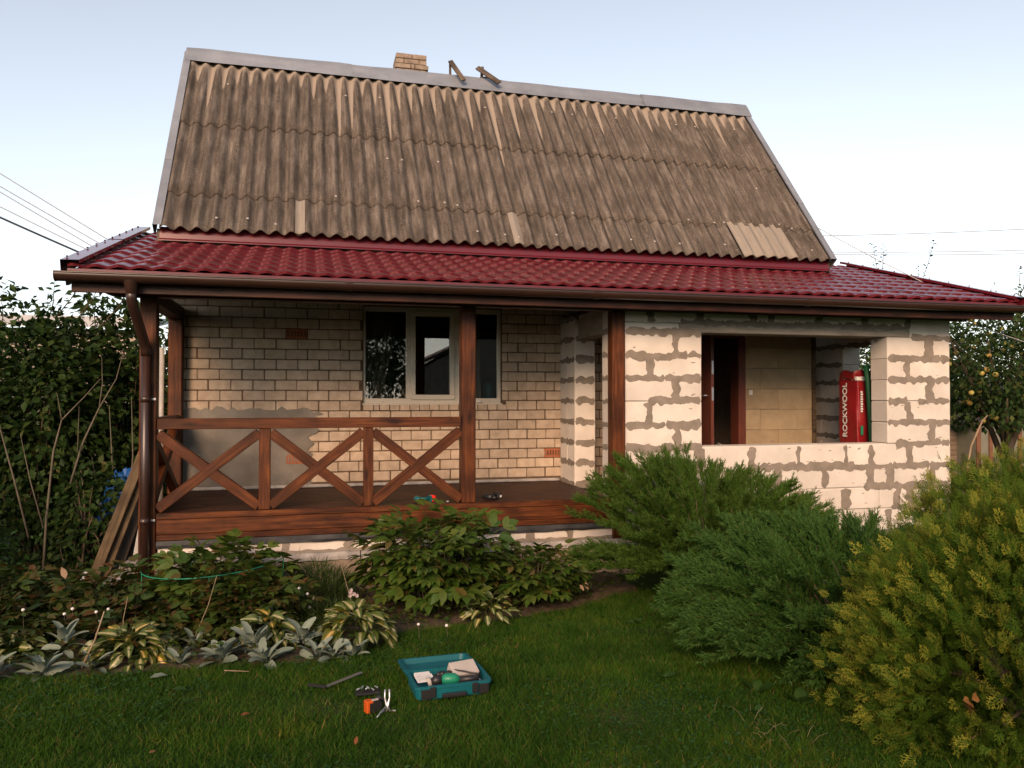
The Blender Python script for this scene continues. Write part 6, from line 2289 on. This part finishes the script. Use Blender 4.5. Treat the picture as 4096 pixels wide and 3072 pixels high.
drill('black cordless drill lying on the deck right of the middle post', 2.0, 8.55, .863, 'black', 'x', yaw=R(28), bm='black')
m = MB(); m.tube([(1.475, 8.47, .868), (1.50, 8.47, .87)], .011, 8)
o = m.build('drill_socket', M['steel']); tag(o, 'small steel socket on the deck right of the teal drill', 'socket')

# ------------------------------------------------------------------ left of the porch
pk = thing('leaning_planks', 'weathered brown planks leaning against the left porch post', 'planks', (-2.0, 8.95, 0))
beam('plank', pk, (-2.13, 8.86, .02), (-1.60, 8.95, 1.52), .03, .1, M['oldwood'], up=(1, 0, -.3))
beam('plank', pk, (-2.05, 8.92, .02), (-1.60, 9.0, 1.35), .03, .1, M['oldwood'], up=(1, 0, -.3))
beam('plank', pk, (-1.98, 9.05, .02), (-1.60, 9.1, 1.2), .02, .14, M['greywood'], up=(1, 0, -.3))
beam('plank', pk, (-1.88, 9.15, .02), (-1.60, 9.2, 1.1), .02, .14, M['greywood'], up=(1, 0, -.3))
beam('plank', pk, (-1.74, 8.9, .02), (-1.61, 8.95, .85), .02, .07, M['pole'], up=(1, 0, -.3))
m = MB()
f1 = vnoise(501, .2); f2 = vnoise(502, .15)
g = []
for i in range(19):
    row = []
    for j in range(15):
        u, v_ = i / 18, j / 14
        x = -2.45 + .65 * u
        y = 10.5 + .7 * v_
        hgt = 1.08 * math.sin(math.pi * min(1, .15 + .7 * u)) ** .6 * math.sin(math.pi * (.1 + .8 * v_)) ** .5 + .10 * f1(u * 3 + v_ * 2) + .06 * f2(u * 5 - v_ * 4)
        row.append((x + .04 * f2(v_ * 3 + u), y, max(.02, hgt)))
    g.append(row)
o = MB().sheet(g).build('blue_tarpaulin', M['tarp'], smooth=False)
tag(o, 'crumpled bright blue tarpaulin behind the leaning planks', 'tarpaulin')
m = MB(); m.tube([(-1.76, 10.7, 0), (-1.75, 10.7, 2.62)], .03, 12)
o = m.build('grey_pipe', M['pole'], smooth=True)
tag(o, 'upright pale grey pipe beyond the left railing of the porch', 'pipe')
o = beam('leaning_board', None, (-1.86, 10.9, .9), (-1.44, 10.75, 2.4), .02, .06, M['galv'], up=(1, 0, -.3))
tag(o, 'narrow grey metal strip leaning beside the upright pipe', 'strip')
def rock(label, p, s, seed, mat='stone', group='rubble beside the porch corner'):
    rr = random.Random(seed)
    bm = bmesh.new()
    bmesh.ops.create_icosphere(bm, subdivisions=2, radius=1)
    for v in bm.verts:
        k = 1 + rr.uniform(-.16, .16)
        v.co = Vector((v.co.x * s[0] * k, v.co.y * s[1] * k, v.co.z * s[2] * k))
    me = bpy.data.meshes.new('rubble_stone'); bm.to_mesh(me); bm.free()
    me.materials.append(M[mat])
    o = bpy.data.objects.new('rubble_stone', me); o.location = p
    C.objects.link(o)
    tag(o, label, 'stone', group)
rock('dark flat stone slab against the foot of the left porch post', (-1.78, 8.6, .12), (.2, .25, .12), 1)
rock('grey stone on top of the slab by the porch post', (-1.68, 8.75, .27), (.14, .16, .08), 2)
rock('low grey stone heap in front of the porch corner', (-1.72, 7.85, .06), (.22, .15, .1), 3)
rock('small pale stone at the foot of the corner post', (-1.62, 8.25, .09), (.07, .06, .09), 4, 'ledge')
rock('white lump of block lying by the leaning planks', (-2.18, 9.3, .09), (.13, .1, .07), 5, 'white')
rock('small white lump beside the larger one by the planks', (-1.98, 9.25, .06), (.06, .05, .04), 6, 'white')
t = thing('clay_shard', 'broken reddish clay pot in the bed in front of the porch corner', 'pot', (-1.6, 7.3, 0))
m = MB()
m.sheet([[(-1.6 + r_ * math.cos(a), 7.3 + r_ * math.sin(a), z) for a in np.linspace(0, 6.283, 15)] for (r_, z) in ((.05, .0), (.065, .12), (.075, .2), (.082, .2), (.082, .235), (.07, .235))])
m.build('pot_wall', M['vent'], t, smooth=True)
m = MB(); m.cbox(3.42, 3.55, 8.45, 8.6, .86, .93, .01)
o = m.build('crumpled_package', M['greycard'], fixn=False)
tag(o, 'grey crumpled package on the deck beside the right post', 'package')

# ------------------------------------------------------------------ right: shed, board wall; left: garage
sh = thing('garden_shed', 'dull green garden shed with brown trim behind the apple trees', 'shed', (16.5, 15.5, 0))
m = MB(); m.box(15.0, 19.0, 15.0, 17.5, 0, 1.95); m.build('wall', M['shed'], sh)
for (a, b, z0, z1) in ((15.0, 15.12, 0, 1.9), (15.36, 15.46, 0, 1.37), (16.2, 16.3, 0, 1.9), (15.0, 16.2, 1.33, 1.40), (16.2, 17.2, .95, 1.03), (17.2, 17.3, 0, 1.9)):
    m = MB(); m.cbox(a, b, 14.96, 15.0, z0, z1, .008); m.build('trim_board', M['shedtrim'], sh, fixn=False)
m = MB(); m.prism([(14.7, 1.32), (17.0, 2.35), (19.3, 1.3), (19.3, 1.38), (17.0, 2.45), (14.7, 1.42)], 'y', 14.8, 17.7); m.build('roof', M['darkroof'], sh)
m = MB(); m.prism([(15.0, 1.4), (17.0, 2.34), (19.0, 1.4)], 'y', 14.99, 15.05); m.build('gable', M['shed'], sh)
bw_ = thing('board_wall', 'low weathered horizontal board wall between the annex and the shed', 'fence', (14.3, 15.6, 0))
for i in range(11):
    m = MB(); m.cbox(13.2, 15.3, 15.55, 15.58, .12 * i + .02, .12 * i + .132, .004); m.build('board', M['board'], bw_, fixn=False)
for x in (13.25, 14.2, 15.2):
    m = MB(); m.cbox(x, x + .08, 15.59, 15.67, 0, 1.4, .006); m.build('fence_post', M['board'], bw_, fixn=False)
ga = thing('tin_roof_garage', 'low building with a flat grey tin roof behind the left hedge', 'garage', (-8, 25, 0))
m = MB(); m.box(-13, -4.6, 24.3, 28, 0, 3.9); m.build('wall', M['render'], ga)
m = MB(); m.prism([(23.9, 3.92), (28.4, 4.5), (28.4, 4.6), (23.9, 4.22)], 'x', -13.5, -4.2); m.build('roof', M['tin'], ga)

# ------------------------------------------------------------------ overhead wires
def wire(label, a, b, sag, r, mat, group):
    a, b = Vector(a), Vector(b)
    pts = [a.lerp(b, i / 16) - Vector((0, 0, sag * 4 * (i / 16) * (1 - i / 16))) for i in range(17)]
    m = MB(); m.tube(pts, r, 5, cap=False)
    o = m.build('overhead_wire', M[mat], smooth=True)
    tag(o, label, 'wire', group)
gl = 'wires at the left'
def ext(p, q, k0, k1):
    p, q = Vector(p), Vector(q)
    return p.lerp(q, -k0), p.lerp(q, k1)
for lab, p, q, r, mt in (
    ('topmost thin overhead wire at the left', (-10.008, 30, 9.685), (-6.795, 30, 7.662), .018, 'wirethin'),
    ('second thin overhead wire from the top at the left', (-10.004, 30, 9.246), (-6.939, 30, 7.445), .018, 'wirethin'),
    ('third thin overhead wire from the top at the left', (-10.0, 30, 9.059), (-7.157, 30, 7.322), .018, 'wirethin'),
    ('fourth thin overhead wire just above the thick cable at the left', (-9.997, 30, 8.558), (-7.373, 30, 7.231), .018, 'wirethin'),
    ('thick black overhead cable, lowest of the left wires', (-9.994, 30, 8.198), (-7.589, 30, 7.108), .035, 'wire')):
    a, b = ext(p, q, 3.0, 2.6)
    wire(lab, a, b, .15, r, mt, gl)
for lab, p, q, r in (
    ('upper thin wire in the sky right of the old roof', (21.752, 30, 9.155), (32.918, 30, 9.96), .018),
    ('lower thin wire in the sky right of the old roof', (22.214, 30, 8.362), (32.903, 30, 8.792), .018),
    ('middle thin wire close above the lower one at the right', (22.332, 30, 8.47), (32.905, 30, 8.96), .018)):
    a, b = ext(p, q, .6, 1.0)
    wire(lab, a, b, .1, r, 'wirethin', 'wires at the right')
wire('pale wire slanting down from the old roof edge to the red roof', (7.36, 10.6, 4.75), (8.75, 9.0, 3.35), .03, .006, 'pole', 'wires at the right')
wire('pale cable running off to the right from under the red eaves', (8.1, 8.3, 2.98), (14.5, 9.0, 1.9), .1, .006, 'pole', 'wires at the right')

# ------------------------------------------------------------------ behind the camera: what the window mirrors
nb_ = thing('neighbour_house', 'neighbouring house across the garden, mirrored dark in the middle window pane', 'house', (9, -26, 0))
m = MB(); m.box(6.0, 16.5, -31, -25, 0, 3.4); m.build('wall', M['render'], nb_)
m = MB(); m.prism([(5.1, 3.25), (11.3, 6.2), (17.5, 3.25), (17.5, 3.45), (11.3, 6.4), (5.1, 3.45)], 'y', -31.4, -24.6); m.build('roof', M['darkroof'], nb_)
m = MB(); m.prism([(6.0, 3.4), (11.3, 6.2), (16.5, 3.4)], 'y', -30.9, -25.1); m.build('gable', M['render'], nb_)
tree('garden_tree', 'tree behind the viewer, mirrored in the left window pane', (3.7, -21, 0), 7.5, 1.7, 51, M['farleaf'], 200, 40, .2, group='trees behind the viewer', spread=.3, lo=.5)
for i, (x, y, h, r_, lab) in enumerate(((-3, -17, 8.0, 2.6, 'broad tree behind the viewer, left of the mirrored one'), (-9, -15, 8.5, 3.0, 'tall tree behind the viewer to the left'), (-15, -12, 8.5, 3.2, 'spreading tree far behind the viewer to the left'),
        (-20, -5, 8.0, 3.2, 'tree beside the garden on the far left behind the viewer'), (12.5, -15, 7.5, 2.4, 'tree behind the viewer before the neighbouring house'), (18, -14, 8.5, 3.0, 'tall tree behind the viewer to the right'),
        (24, -10, 8.5, 3.2, 'spreading tree far behind the viewer to the right'), (1, -27, 8.5, 2.6, 'farther tree behind the mirrored one'), (-6, -25, 9.5, 3.2, 'highest tree far behind the viewer'))):
    tree('garden_tree', lab, (x, y, 0), h, r_, 200 + i, M['farleaf'], 120, 26, .24, group='trees behind the viewer', spread=.42, lo=.2, zr=.46, cz=.52)
